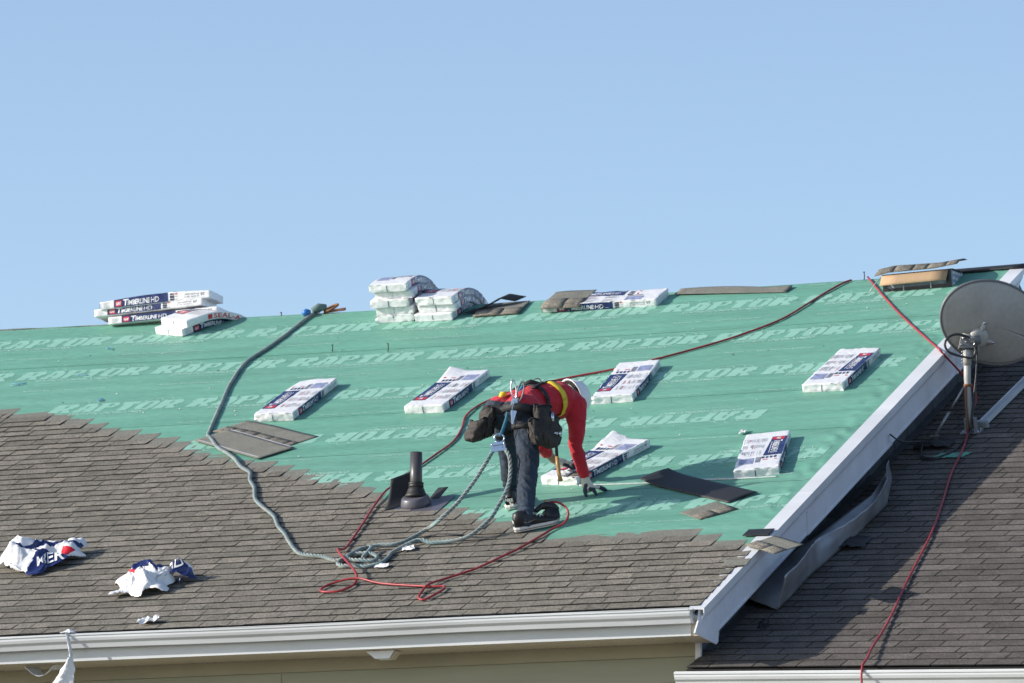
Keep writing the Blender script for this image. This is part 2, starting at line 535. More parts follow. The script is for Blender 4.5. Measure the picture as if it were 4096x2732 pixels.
# laid laminated shingles
EXP = 0.1435
def tab_mesh(wd, th, k):
    rr = random.Random(k)
    m = MB(); n = 3
    top = []; low = []
    for i in range(n + 1):
        x = wd * i / n
        dt = rr.uniform(-.0022, .0022); dn = rr.uniform(-.0008, .0022)
        top.append([(x, dt, 0.0075 + th + dn), (x, 0.166, 0.0035)])
        low.append((x, dt, 0.0075 + dn - .002))
    v = [q for a in top for q in a] + low
    f = [(2 * i, 2 * i + 2, 2 * i + 3, 2 * i + 1) for i in range(n)]
    b = 2 * (n + 1)
    f += [(b + i, b + i + 1, 2 * i + 2, 2 * i) for i in range(n)]
    f += [(b, 0, 1), (b + n, 2 * n + 1, 2 * n)]
    m.add(v, f, [0] * n + [1] * (len(f) - n))
    return m
cells = []
nk = 0
LEFTV = -10.2
for kk in range(0, 43):
    tb = kk * EXP - 0.018
    se = s_end_at(tb + 0.337)
    if se < LEFTV: continue
    x = LEFTV + random.uniform(-.3, 0)
    if se == 0.0: se = 0.012
    while x < se - 0.02:
        wd = random.choice((.14, .19, .23, .27, .30, .33, .26, .22))
        if x + wd > se - 0.06: wd = se - x
        cells.append((x, tb, wd, random.choice((.0030, .0045, .0065, .0040))))
        x += wd
def vis(c):                                   # in the picture, by direction from the camera
    d = RP(c[0] + c[2] / 2, c[1]) - CP
    return abs(d.dot(CR) / d.dot(CF)) < .0775
vis_c = [c for c in cells if vis(c)]
def area(c):
    d = RP(c[0], c[1]) - CP
    return c[2] * abs(d.normalized().dot(N_)) / d.dot(CF) ** 2
vis_c.sort(key=area, reverse=True)
single = set(vis_c[:300])
tabs = {}
big = MB()
for i, c in enumerate(cells):
    x, tb, wd, th = c
    if c in single:
        key = (round(wd * 50), round(th * 1e4), i % 3)
        if key not in tabs: tabs[key] = (tab_mesh(wd - .0070, th, hash(key) % 999).mesh('shingle', ['shingle', 'asphalt_back']), wd)
        me, w0 = tabs[key]
        mw = roofM(x, tb, 0.004, 0) @ Matrix.Diagonal((wd / w0, 1, 1, 1))
        place('shingle', me, roof, mw, True)
    else:
        q = tab_mesh(wd - .0070, th, i); q.xf(roofM(x, tb, 0.004)); big.add(q.v, q.f, q.m)
o = big.build('shingle_field', ['shingle', 'asphalt_back'], roof, I4, True); tag(o, kind='stuff')
hl = MB()
for kk in range(0, 43):
    tb = kk * EXP - 0.018
    se = s_end_at(tb + 0.337)
    if se < LEFTV: continue
    x = LEFTV
    if se == 0.0: se = 0.01
    while x < se - .01:
        x1 = min(x + 1.0, se)
        if se - x1 < .2: x1 = se
        tl = tb + 0.004 if x1 < se else tb + .003
        q = MB(); n = 4
        def fn(u, v): return Vector((x + (x1 - .002 - x) * u, tl + (tb + .337 - tl) * v, .0105 - .0055 * v + .0012 * ns(x * 3 + u * 4, v * 2 + tb)))
        q.grid(fn, n, 5, lambda u, v: 1 if v < .45 else 0)
        q.v = [RP(*a) for a in q.v]
        hl.add(q.v, q.f, q.m, False)
        x = x1
o = hl.build('shingle_headlap', ['headlap', 'asphalt_back'], roof, I4, True); solid(o, .003); tag(o, kind='stuff')
# asphalt starter / drip edge line at the eave
MB().box(LX, -0.03, -0.022, -0.01, 0.05, -0.012).build('drip_edge', 'dark_flash', roof, WOFF, True)
# torn ridge felt at the very top
m = MB(); m.grid(lambda u, v: RP(LX + (-7.0 - LX) * u, TR + 0.02 + 0.10 * (v - .35), 0.010 + 0.01 * ns(u * 22, v)) - Vector((0, 0, .05 * v * v)), 60, 3)
solid(m.build('ridge_felt', 'headlap', roof, I4, True), .004)
m = MB(); m.grid(lambda u, v: RP(-0.80 + 0.86 * u, TR - 0.02 + 0.10 * v, 0.022 + 0.01 * u), 8, 2)
solid(m.build('ridge_felt', 'asphalt_back', roof, I4, True), .02)

# rake (gable edge) trim at X ~ 0
RX = 0.02
tanT = math.tan(TH)
def rk(y, dz): return (y, y * tanT + dz)
def rake_piece(name, y0, y1, d0, d1, x0, x1, mat, parent):
    poly = [(x0, y0, y0 * tanT + d0), (x0, y1, y1 * tanT + d0), (x0, y1, y1 * tanT + d1), (x0, y0, y0 * tanT + d1)]
    return MB().prism(poly, (x1 - x0, 0, 0)).build(name, mat, parent, WOFF, True)
rake = MB().prism([(-0.145, y, z) for y, z in (rk(-0.04, -.05), rk(YR - .01, -.05), rk(YR - .01, -.30), rk(0.2, -.30))], (.15, 0, 0)).build('rake_core', 'vinyl_white', house, WOFF, True)
ys = [(-0.05, 2.42), (2.424, 4.55), (4.555, 6.3), (6.304, YR)]
def rake_prof(name, y0, y1, prof, mat, dx=0.0, dz=0.0):
    m = MB(); n = len(prof); v = []
    for y in (y0, y1):
        v += [(x + dx, y, y * tanT + z + dz) for x, z in prof]
    m.add(v, [tuple(range(n - 1, -1, -1)), tuple(range(n, 2 * n))] + [(i, (i + 1) % n, n + (i + 1) % n, n + i) for i in range(n)])
    return m.build(name, mat, rake, WOFF, True)
P_drip = [(-.06, .010), (.058, .008), (.060, -.040), (.052, -.046), (.050, -.002), (-.06, .004)]
P_crown = [(.0, -.052), (.046, -.052), (.046, -.064), (.036, -.082), (.024, -.104), (.022, -.122), (.0, -.122)]
P_fascia = [(.0, -.124), (.010, -.124), (.010, -.285), (.017, -.286), (.017, -.300), (.0, -.300)]
for i, (a, b) in enumerate(ys):
    k = i % 2
    rake_prof('rake_drip_edge', a - (0 if i else .02), b + (.03 if i < 3 else 0), P_drip, 'white_metal', .002 * k, .0015 * k)
    rake_prof('upper_trim', a + .14 if i else a, b + .139 if i < 3 else b, P_crown, 'vinyl_white', .003 * k)
    rake_prof('fascia_board', a + .004 if i else 0.36, b - .003, P_fascia, 'vinyl_white', .004 * k, -.006 * k)
# boxed return at the foot of the rake
pts = [(-0.055, -.03), (-0.065, -.09), (-0.16, -.205), (0.307, -.235), (0.347, -.207), (0.353, -.086), (0.40, .012), (0.40, .06)]
MB().prism([(RX - .01, y, z) for y, z in pts], (.012, 0, 0)).build('return_plate', 'vinyl_white', rake, WOFF, True)
MB().prism([(-.14, y, z) for y, z in [(0.0, -.205), (0.307, -.222), (0.40, -.16), (.40, -.10), (0, -.10)]], (.15, 0, 0)).build('return_box', 'soffit', rake, WOFF, True)

# gutter: K profile with an end cap
gp = [(-.012, -.030), (-.014, -.118), (-.085, -.122), (-.094, -.098), (-.098, -.088), (-.118, -.074), (-.126, -.056), (-.126, -.040), (-.134, -.036), (-.134, -.026), (-.118, -.022), (-.116, -.030)]
m = MB(); n = len(gp); ng = 30
v = []
for i in range(ng + 1):
    x = LX + (-.035 - LX) * i / ng
    dz = -.006 * math.sin(i * .9) * .5 + .004 * ns(i * .4, 2)
    v += [(x, y, z + dz) for y, z in gp]
f = [(i * n + j, i * n + j + 1, (i + 1) * n + j + 1, (i + 1) * n + j) for i in range(ng) for j in range(n - 1)]
m.add(v, f)
gut = m.build('gutter', 'gutter_metal', house, WOFF, True); solid(gut, .0025, 0)
MB().prism([(-.034, y, z) for y, z in gp[:11]], (.006, 0, 0)).build('end_cap', 'white_metal', gut, WOFF, True)
MB().box(-.028, -.138, -.038, -.004, -.07, -.030).build('end_tab', 'white_metal', gut, WOFF, True)
m = MB(); m.box(LX, -.1325, -.0245, -.036, -.1195, -.0215)
m.build('gutter_lip', 'white_metal', gut, WOFF, True)
x = -1.0
while x > LX:                                # hidden hangers inside the trough
    MB().box(x, -.117, -.036, x + .02, -.014, -.033).build('gutter_hanger', 'white_metal', gut, WOFF, True); x -= .8
MB().box(LX, -.010, -.205, -.06, .004, -.028).build('fascia', 'gutter_metal', house, WOFF, True)
# soffit: vented panels
sof = MB().box(LX, .006, -.200, -.145, YW + .02, -.192).build('soffit', 'soffit', house, WOFF, True)
x = -0.15; i = 0
pan = MB()
pan.box(0, .006, -.206, .146, YW, -.201)
for q in range(3): pan.box(.018 + q * .044, .03, -.2085, .036 + q * .044, YW - .02, -.2062)
panme = pan.mesh('soffit_panel', 'soffit')
while x > LX + .2:
    x -= .1525
    place('soffit_panel', panme, sof, WOFF @ T(x, 0, 0), True)
# walls
wall = MB()
wall.box(LX + .1, YW, -ZE, -.15, YW + .12, -.202)
wall.box(LX + .1, 2 * YR - YW - .12, -ZE, -.15, 2 * YR - YW, -.202)
for gx in (LX + .1, -.27):
    wall.prism([(gx, YW + .12, -ZE), (gx, 2 * YR - YW - .12, -ZE), (gx, 2 * YR - YW - .12, (YW + .12) * tanT - .06), (gx, YR, ZR - .07), (gx, YW + .12, (YW + .12) * tanT - .06)], (.12, 0, 0))
wl = wall.build('wall', 'siding', house, WOFF, True)
MB().box(LX + .1, YW - .022, -.30, -.16, YW + .0, -.207).build('frieze_board', 'trim_olive', wl, WOFF, True)
MB().box(-.165, YW - .028, -ZE, -.125, YW + .004, -.202).build('corner_board', 'white_metal', wl, WOFF, True)
z = -.302; r_ = 0
joins = {0: (-3.30,), 1: (-6.1, -1.9), 2: (-4.3,), 3: (-2.7, -5.9)}
while z > -1.4:
    xs = [-.167] + sorted(joins.get(r_ % 4, ()), reverse=True) + [LX + .1]
    for a, b in zip(xs, xs[1:]):
        poly = [(b + .003, YW - .004, z), (b + .003, YW - .020, z - .178), (b + .003, YW - .008, z - .18), (b + .003, YW + .0, z - .002)]
        MB().prism(poly, (a - b - .006, 0, 0)).build('siding_board', 'siding', wl, WOFF, True)
    z -= .178; r_ += 1

# ------------------------------------------------------------------ the lower wing
wing = empty('house_wing', T(3, -0.3, 0), 'lower wing with weathered three tab shingle roof and white gutter', 'house')
m = MB()
c0 = [wuv(0, 0), wuv(6.5, 0), (6.5, 9.2), (-.15, 9.2)]
m.prism([WP(a, b, -.012) for a, b in c0], -WN * .12)
wroof = m.build('roof', 'old_base', wing, I4, True)
cells = []
v_ = 0.0; row = 0
WEXP = .1395
while v_ < 9.3:
    umin = -(v_ * -math.sin(AL)) / math.cos(AL) + .004
    off = [0, .167, .083, .25][row % 4] + random.uniform(-.006, .006)
    u = -1.5 + off
    while u < 5.0:
        a, b = max(u, umin), u + .333
        if b - a > .03: cells.append((a, v_, b - a))
        u += .333
    v_ += WEXP; row += 1
def wt_mesh(wd, k):
    rr = random.Random(k)
    m = MB()
    d = [rr.uniform(-.0015, .0015) for _ in range(3)]
    v = [(0, d[0], .011), (wd / 2, d[1], .0115), (wd, d[2], .011), (wd, .158, .004), (0, .158, .004), (0, d[0], .004), (wd / 2, d[1], .005), (wd, d[2], .004)]
    m.add(v, [(0, 1, 2, 3, 4), (5, 6, 1, 0), (6, 7, 2, 1), (7, 3, 2), (5, 0, 4)], [0, 1, 1, 1, 1])
    return m
def wM(u, v, n=0.0):
    s, t = wuv(u, v)
    return frame(WP(s, t, n), WX, WY, WN)
def wvis(c):
    s, t = wuv(c[0] + c[2] / 2, c[1]); d = WP(s, t) - CP
    return abs(d.dot(CR) / d.dot(CF)) < .0772 and -0.052 < d.dot(CU) / d.dot(CF)
vc = [c for c in cells if wvis(c)]
vc.sort(key=lambda c: c[2] / ((WP(*wuv(c[0], c[1])) - CP).dot(CF)) ** 2 * abs((WP(*wuv(c[0], c[1])) - CP).normalized().dot(WN)), reverse=True)
single = set(vc[:300]); tabs = {}; big = MB()
for i, c in enumerate(cells):
    if c in single:
        key = (round(c[2] * 100), i % 4)
        if key not in tabs: tabs[key] = (wt_mesh(c[2] - .0095, i).mesh('shingle', ['shingle_old', 'old_base']), c[2])
        me, w0 = tabs[key]
        place('shingle', me, wroof, wM(c[0], c[1]) @ Matrix.Diagonal((c[2] / w0, 1, 1, 1)), True)
    else:
        q = wt_mesh(c[2] - .0095, i); q.xf(wM(c[0], c[1])); big.add(q.v, q.f, q.m)
tag(big.build('shingle_field', ['shingle_old', 'old_base'], wroof, I4, True), kind='stuff')
# step flashing pieces up the junction with the gable wall
vfl = MB()
vfl.prism([(0, 0, 0), (.0, .21, 0.012), (.0, .20, .125), (0, .01, .115)], (.003, 0, 0))
vfl.add([(0, 0, .004), (.075, 0.0, .004), (.075, .19, .010), (0, .205, .012)], [(0, 1, 2, 3)])
fme = vfl.mesh('flashing_piece', 'dark_flash')
t_ = -0.42; i = 0
while t_ < 8.6:
    place('flashing_piece', fme, wing, frame(WP(-.148 + .003 * (i % 2), t_, .012), S_, WT, WN) @ Matrix.Rotation(random.uniform(-.03, .03), 4, 'X'), True)
    t_ += .188; i += 1
# lower gutter
gp2 = [(0.02, -.034), (.018, -.122), (-.06, -.126), (-.07, -.100), (-.074, -.090), (-.094, -.076), (-.102, -.058), (-.102, -.044), (-.110, -.040), (-.110, -.028), (-.094, -.024), (-.092, -.032)]
e0 = WP(*wuv(0, 0)); ed = (WP(*wuv(1, 0)) - e0)
m = MB(); v = []
for i in range(2):
    o_ = e0 + ed * (-.05 if i == 0 else 6.0)
    v += [o_ + Vector((0, y, z - .012)) for y, z in gp2]
n = len(gp2)
m.add(v, [(j, j + 1, n + j + 1, n + j) for j in range(n - 1)])
g2 = m.build('gutter', 'gutter_metal', wing, I4, True); solid(g2, .0025, 0)
a_, b_ = e0 + ed * -.05, e0 + ed * 6.0
m = MB(); m.prism([a_ + Vector((0, y, z)) for y, z in ((-.109, -.0385), (-.095, -.0385), (-.095, -.034), (-.109, -.034))], b_ - a_)
m.build('gutter_lip', 'white_metal', g2, I4, True)
m = MB(); m.prism([a_ + Vector((-.006, y, z - .012)) for y, z in gp2[:11]], (.006, 0, 0)); m.build('end_cap', 'white_metal', g2, I4, True)
m = MB(); m.prism([e0 + ed * .02 + Vector((0, y, z)) for y, z in ((.022, -.20), (.036, -.20), (.036, -.03), (.022, -.03))], ed * 6); m.build('fascia', 'white_metal', wing, I4, True)
MB().box(-.12, .42, -ZE, 6.3, .54, -1.05).build('wall', 'siding', wing, WOFF, True)

# ================================================================== things on the roof
BL, BW, BH = 1.0, 0.337, 0.064               # a wrapped bundle of shingles
def bundle(name, mw, label, group, seed=0, flip=False, bend=None, opened=False, front=True, bulge=0.0, seal=False, cut=None):
    """local axes: x across (0..BW), y along (0..BL), z up. bend=(y0, half, angle): folds down over a ridge"""
    rr = random.Random(seed)
    ox, oy = rr.uniform(0, 90), rr.uniform(0, 90)
    rough_ = rr.uniform(.8, 1.7)
    def wr(x, y, z):
        # crumpled plastic film
        ex = min(x, BW - x) / .05; ey = min(y, BL - y) / .08
        e = max(0, 1 - min(ex, ey))
        d = .0022 * ns(x * 14 + ox, y * 9 + oy, z * 12) + .0016 * ns(x * 40 + ox, y * 22, z * 30)
        d += .004 * e * ns(x * 24 + ox, y * 20 + oy, z * 30 + 5)
        return d * rough_
    def df(p):
        x, y, z = p
        zz = z + bulge * math.sin(math.pi * min(max(y / BL, 0), 1)) * (z / BH)
        if cut: zz += cut * max(0, (y / BL) - .72) * max(0, 1 - 2.2 * x / BW) * (z / BH)
        if bend is None: return Vector((x, y, zz))
        y0, hw, ang = bend
        a0, a1 = y0 - hw, y0 + hw
        if y <= a0: cy, cz, th = y, 0.0, 0.0
        else:
            R_ = 2 * hw / ang
            yy = min(y, a1); th = (yy - a0) / R_
            cy = a0 + R_ * math.sin(th); cz = -R_ * (1 - math.cos(th))
            if y > a1: cy += (y - a1) * math.cos(ang); cz -= (y - a1) * math.sin(ang); th = ang
        return Vector((x, cy + zz * math.sin(th), cz + zz * math.cos(th)))
    m = MB()
    nx, ny, nz = 12, 34, 4
    def P(x, y, z, nrm, k=1.0):
        d = wr(x, y, z) * k
        # pull the corners in a little
        return df((x + nrm[0] * d, y + nrm[1] * d, z + nrm[2] * d))
    def rb(u, L_, r=.012): return u * L_
    m.grid(lambda u, v: P(u * BW, v * BL, BH, (0, 0, 1)), nx, ny)
    m.grid(lambda u, v: P(BW, u * BL, v * BH, (1, 0, 0)), ny, nz)
    m.grid(lambda u, v: P(0, (1 - u) * BL, v * BH, (-1, 0, 0)), ny, nz)
    m.grid(lambda u, v: P(u * BW, 0, v * BH, (0, -1, 0), 2.2), nx, nz)
    m.grid(lambda u, v: P((1 - u) * BW, BL, v * BH, (0, 1, 0)), nx, nz)
    m.grid(lambda u, v: df(((1 - u) * BW, v * BL, 0)), 2, ny)
    root = empty(name, mw, label, 'shingle bundle', group)
    wrap = m.build('wrapper', 'wrap', root)
    bm = bmesh.new(); bm.from_mesh(wrap.data)
    bmesh.ops.remove_doubles(bm, verts=bm.verts, dist=.0035)
    bm.to_mesh(wrap.data); bm.free()
    for p_ in wrap.data.polygons: p_.use_smooth = True
    bevel(wrap, .007, 2)
    # ---- print on the film. top: (a, b) = across / along ; side: (b, c) = along / up
    pr = MB()
    mats = ['navy', 'red_ink', 'white_ink', 'grey_ink', 'dark_ink', 'photo_ink']
    def top(a, b, h):
        if flip: a, b = BW - a, BL - b
        return P(a, b, BH, (0, 0, 1)) + df((a, b, BH + h)) - df((a, b, BH))
    def side(b, c, h):
        return P(BW, b, c, (1, 0, 0)) + Vector((h, 0, 0))
    def rect(fn, a0, a1, b0, b1, mi, h, na=3, nb=8, skew=0.0):
        pr.grid(lambda u, v: fn(a0 + (a1 - a0) * u + skew * v, b0 + (b1 - b0) * v, h), na, nb, mi)
    # top panel
    def flipf(): pass
    o0 = len(pr.f)
    rect(top, .006, .118, .155, .66, 0, .0014, 4, 20, 0)
    pr.grid(lambda u, v: top(.118 + .03 * u * (v if v > .0 else 0), .155 + .505 * v, .0014), 2, 20, 0)
    rect(top, .022, .112, .168, .235, 1, .0024, 3, 3)
    def put(fn, body, x, y, wd, ht, mi, h, rotated=True, shear=0.0, bold=.0):
        v, f = text_w(body, wd, ht, shear, bold)
        if rotated: vv = [fn(x - q[1], y + q[0], h) for q in v]      # runs along +y, letter tops to -x
        else: vv = [fn(x + q[0], y + q[1], h) for q in v]
        pr.add(vv, f, mi)
    # red panel lettering
    v, f = text_w('GAF', .052, .032, 0, .03)
    pr.add([top(.082 - q[1], .176 + q[0], .0034) for q in v], f, 2)
    put(top, 'T', .098, .252, .045, .066, 2, .0026, True, 0, .02)
    put(top, 'IMBERLINE', .098, .296, .232, .050, 2, .0026, True, 0, .02)
    put(top, 'HD', .098, .54, .068, .050, 2, .0026, True, 0, -.006)
    rect(top, .108, .112, .29, .60, 2, .0026, 1, 8)
    for (b0, b1) in ((.175, .30), (.345, .465), (.51, .645)):
        a = .165 if b0 > .5 else .152
        while a < .325:
            if rr.random() < .85:
                ln = (b1 - b0) * rr.uniform(.55, 1)
                rect(top, a, a + .0035, b0, b0 + ln, 4 if rr.random() < .12 else (1 if rr.random() < .08 else 3), .0013, 1, 4)
            a += .0085
    rect(top, .205, .315, .71, .86, 5, .0014, 3, 4)
    for q in range(4): rect(top, .04 + q * .03, .06 + q * .03, .69, .74, 4 if q % 2 else 0, .0013, 1, 1)
    rect(top, .03, .05, .77, .79, 1, .0013, 1, 1); rect(top, .10, .14, .77, .785, 1, .0013, 1, 1)
    for q in range(6): rect(top, .155 + q * .007, .158 + q * .007, .70, .84, 4, .0013, 1, 3)
    # the film's loose tucks near the far end
    # right-hand side panel
    if seal:
        put(lambda a, b, h: side(a, b, h), 'SEAL-A-RIDGE', .30, .012, .60, .042, 1, .0016, False, 0, .02)
        rect(side, .24, .285, .012, .052, 1, .0014, 3, 2)
    else:
        rect(side, .125, .62, .003, BH - .001, 0, .0014, 18, 3)
        rect(side, .14, .195, .010, BH - .012, 1, .0024, 3, 2)
        v, f = text_w('GAF', .044, .024, 0, .03)
        pr.add([side(.146 + q[0], .018 + q[1], .0034) for q in v], f, 2)
        v, f = text_w('T', .05, .045, .12, .02); pr.add([side(.21 + q[0], .010 + q[1], .0026) for q in v], f, 2)
        v, f = text_w('IMBERLINE', .20, .034, .12, .02); pr.add([side(.252 + q[0], .011 + q[1], .0026) for q in v], f, 2)
        v, f = text_w('HD', .075, .034, .12, -.004); pr.add([side(.462 + q[0], .011 + q[1], .0026) for q in v], f, 2)
        for (c0, c1) in ((.044, .056), (.024, .040), (.008, .020)): rect(side, .635, .675, c0, c1, 4, .0015, 2, 1)
        for (c0, c1) in ((.046, .054), (.030, .036), (.012, .018)): rect(side, .682, .705, c0, c1, 1 if c0 > .04 else 3, .0015, 1, 1)
        for (bd, xx, hh, yy) in (('WEATHERED WOOD', .77, .011, .036), ('E 105 10-13-17', .77, .011, .018)):
            v, f = text_w(bd, .13, hh, 0, 0); pr.add([side(xx + q[0], yy + q[1], .0016) for q in v], f, 4)
        v, f = text_w('07', .035, .022, 0, .01); pr.add([side(.915 + q[0], .028 + q[1], .0016) for q in v], f, 4)
        for q in range(5): rect(side, .03, .03 + rr.uniform(.03, .07), .012 + q * .009, .016 + q * .009, 3, .0015, 2, 1)
    # vent slit at the front end
    pr.grid(lambda u, v: P(BW * .47 + .007 * u, 0, .004 + .05 * v, (0, -1, 0), 2.2) + Vector((0, -.0015, 0)), 1, 3, 4)
    pr.build('printed_label', mats, root)
    if opened:
        t_ = MB()
        t_.grid(lambda u, v: Vector((.20 + .13 * u + .02 * ns(v * 5, 3), .02 + .15 * v + .02 * ns(u * 5, 7), BH + .006 + .004 * ns(u * 4, v * 4))), 8, 8)
        t_.build('exposed_shingle', 'shingle', root)
        t_ = MB()
        t_.grid(lambda u, v: Vector((.15 + .09 * u, -.01 + .17 * v + .03 * ns(u * 3, v * 6), BH + .01 + .03 * u * (1 - u) * 2 + .015 * ns(u * 6, v * 7, 3))), 9, 12)
        t_.build('torn_film', 'wrap', root)
    return root

GA = 'wrapped bundles set out down the slope'
def rot_(d): return -rad(d)
bundle('shingle_bundle', roofM(-5.443, 5.522, .006, rot_(1.1)), 'white wrapped shingle bundle lying closest to the grey rope', GA, 1, cut=-.05)
bundle('shingle_bundle', roofM(-4.159, 5.526, .006, rot_(2.9)), "white wrapped shingle bundle between the rope's bundle and the red hose", GA, 2, cut=.16)
bundle('shingle_bundle', roofM(-2.574, 5.484, .006, rot_(-4.7)), 'white wrapped shingle bundle lying across the red hose above the hard hat', GA, 3, bulge=-.008)
bundle('shingle_bundle', roofM(-0.840, 5.478, .006, rot_(1.5)), 'white wrapped shingle bundle high beside the rake, navy band on its right', GA, 4, flip=True)
bundle('shingle_bundle', roofM(-2.261, 3.280, .006, rot_(15.9)), 'torn open shingle bundle under the roofer\'s gloved hand', GA, 5, opened=True, cut=.22)
bundle('shingle_bundle', roofM(-0.690, 3.142, .006, rot_(-11.2)), 'white wrapped shingle bundle above the dark upturned shingle, crossed by shadow', GA, 6, flip=True)

# bundles folded over the ridge
BA = 2 * TH
def drape(s, t, n, rot, label, seed, grp, yr=None, hw=.18, ang=None, **k):
    y0 = (TR - t) if yr is None else yr
    return bundle('shingle_bundle', roofM(s, t, n, rot), label, grp, seed, bend=(y0, hw, ang if ang else BA * .98), **k)
G5 = 'shingle bundles stacked and folded over the ridge'
dx = [0.0, .012, -.018, .02, -.012]
names5 = ['lowest', 'second from the bottom', 'middle', 'second from the top', 'topmost']
for i in range(5):
    drape(-5.471 + dx[i], 8.485 + (.0, .01, -.02, .02, -.015)[i], .008 + i * (BH + .003), rot_((0, 1, -1, 2, 0)[i]),
          'wrapped bundle in the five high ridge stack, %s one' % names5[i], 20 + i, G5, flip=(i == 4), hw=.20 + .025 * i)
names3 = ['lowest', 'middle', 'topmost']
for i in range(3):
    drape(-5.105 + (.0, .03, .02)[i], 8.45 + (.0, .03, .02)[i], .008 + i * (BH + .003), rot_((2, 1, 3)[i]),
          'wrapped bundle in the three high ridge stack, %s one' % names3[i], 30 + i, G5, hw=.20 + .03 * i)
G2 = 'pair of bundles folded over the ridge'
drape(-7.49, 8.51, .008, rot_(24), 'lower of two folded bundles on the ridge, timber name on its navy side', 41, G2, yr=.50, hw=.24)
drape(-7.44, 8.55, .008 + BH + .003, rot_(27), 'upper of two folded bundles on the ridge with red lettered side', 42, G2, yr=.50, hw=.30, seal=True)
G3 = 'bundles stacked along the ridge'
def along(s, t, z, rotdeg, label, seed, tilt=0.0, grp=G3, **k):
    # length along +s, label side facing down-slope
    R_ = Matrix.Rotation(rad(-90 + rotdeg), 4, 'Z')
    base = RP(s, t) + Vector((0, 0, z))
    mw = Matrix.Translation(base) @ Matrix.Rotation(tilt, 4, 'Y') @ R_ @ T(0, 0, 0)
    # bundle's own right side (x=BW) must face -Y and run from left to right
    mw = Matrix.Translation(base) @ Matrix.Rotation(tilt, 4, 'Y') @ Matrix.Rotation(rad(rotdeg), 4, 'Z') @ Matrix(((0, 1, 0, 0), (-1, 0, 0, BW), (0, 0, 1, 0), (0, 0, 0, 1)))
    return bundle('shingle_bundle', mw, label, grp, seed, **k)
along(-8.04, TR - .14, .044, 2, 'bottom one of three bundles lying lengthwise along the ridge', 51, -rad(2.6), bulge=.0)
along(-8.18, TR - .12, .044 + .066, 1, 'middle one of three bundles lying lengthwise along the ridge', 52, -rad(3.0))
along(-8.11, TR - .15, .044 + .134, 3, 'top one of three bundles lying lengthwise along the ridge', 53, -rad(3.4), bulge=.022)
R_ = roofM(-3.985, 8.50 + BW, .006, rad(-90 + 0.6))
bundle('shingle_bundle', roofM(-3.985, 8.50, .006, 0) @ Matrix(((0, 1, 0, 0), (-1, 0, 0, BW), (0, 0, 1, 0), (0, 0, 0, 1))),
       'single bundle lying along the ridge under a loose shingle', None, 61, flip=False)

# ---------------------------------------------------------------- loose shingles
def sheet(name, mw, L_, W_, label, group=None, fn=None, mat='headlap', tabs=True, back='asphalt_back', tabmat='shingle', cat='shingle', teeth=True):
    """a laminated shingle: a strip with a row of raised tabs along its lower half"""
    fn = fn or (lambda x, y: (x, y, 0.0))
    m = MB()
    m.grid(lambda u, v: Vector(fn(u * L_, v * W_)), 24, 8)
    root = m.build(name, mat, None, mw)
    solid(root, .004, -1)
    tag(root, label, cat, group)
    if tabs:
        x = 0.0; rr = random.Random(int(L_ * 1000) + len(label))
        while x < L_ - .02:
            wd = min(rr.choice((.12, .16, .2, .24)), L_ - x)
            y0 = 0.0 if not teeth or rr.random() < .75 else .0
            h = .0035 + rr.choice((0, .002))
            q = MB()
            def g3(u, v, x=x, wd=wd, h=h):
                px_, py_, pz_ = fn(x + .002 + (wd - .004) * u, .001 + (W_ * .43) * v)
                return Vector((px_, py_, pz_ + h))
            q.grid(g3, 3, 3)
            o = q.build('tab', tabmat, root); solid(o, .003, -1)
            x += wd
    return root
GL = 'loose shingles left on the underlayment'
a1 = math.atan2(-.561, .818); a2 = math.atan2(-.613, .794)
sheet('loose_shingle', roofM(-5.705, 5.266, .016, a1), 1.0, .337, 'loose brown shingle with cut tabs, upper of the pair by the rope', GL,
      fn=lambda x, y: (x, y, .006 * math.sin(x * 5)))
m = sheet('loose_shingle', roofM(-5.76, 4.985, .026, a2), 0.99, .337, 'loose shingle back side up with a pale seal line, beside the rope', GL,
          fn=lambda x, y: (x, y, .004 * math.sin(x * 4 + 1)), tabs=False)
for yy in (.325, .015):
    q = MB(); q.grid(lambda u, v: Vector((.03 + .92 * u, yy + .012 * v, .0025 + .004 * math.sin((.03 + .92 * u) * 4 + 1))), 20, 1)
    o = q.build('seal_line', 'grey_ink', m)
# the upturned dark one with curled end
def curl(x, y):
    c = max(0, (.28 - x) / .28)
    return (x, y, .010 + .025 * c * c + .012 * math.sin(y * 9))
sheet('loose_shingle', roofM(-1.436, 3.16, .010, math.atan2(-.62, .83)), 1.12, .27, 'dark upturned shingle with a curled end beside the roofer', None, fn=curl, mat='asphalt_back', tabs=False)
sheet('shingle_offcut', roofM(-0.636, 2.10, .010, rad(47)), .32, .31, 'small brown shingle offcut near the laid courses by the rake', None,
      fn=lambda x, y: (x, y, .003 * math.sin(x * 9)))
sheet('shingle_offcut', roofM(-.165, 1.60, .022, rad(-2)), .20, .15, 'short dark shingle end poking over the rake, upper one', None, mat='asphalt_back', tabs=False)
sheet('shingle_offcut', roofM(-.06, 1.33, .030, rad(-38)), .36, .26, 'loose shingle end hanging out over the white rake board', None,
      fn=lambda x, y: (x, y, -.03 * max(0, x - .12)), tabs=True)
sheet('shingle_offcut', roofM(-.10, .86, .024, rad(2)), .19, .15, 'short shingle end overlapping the rake board below the hanging one', None, tabs=False)
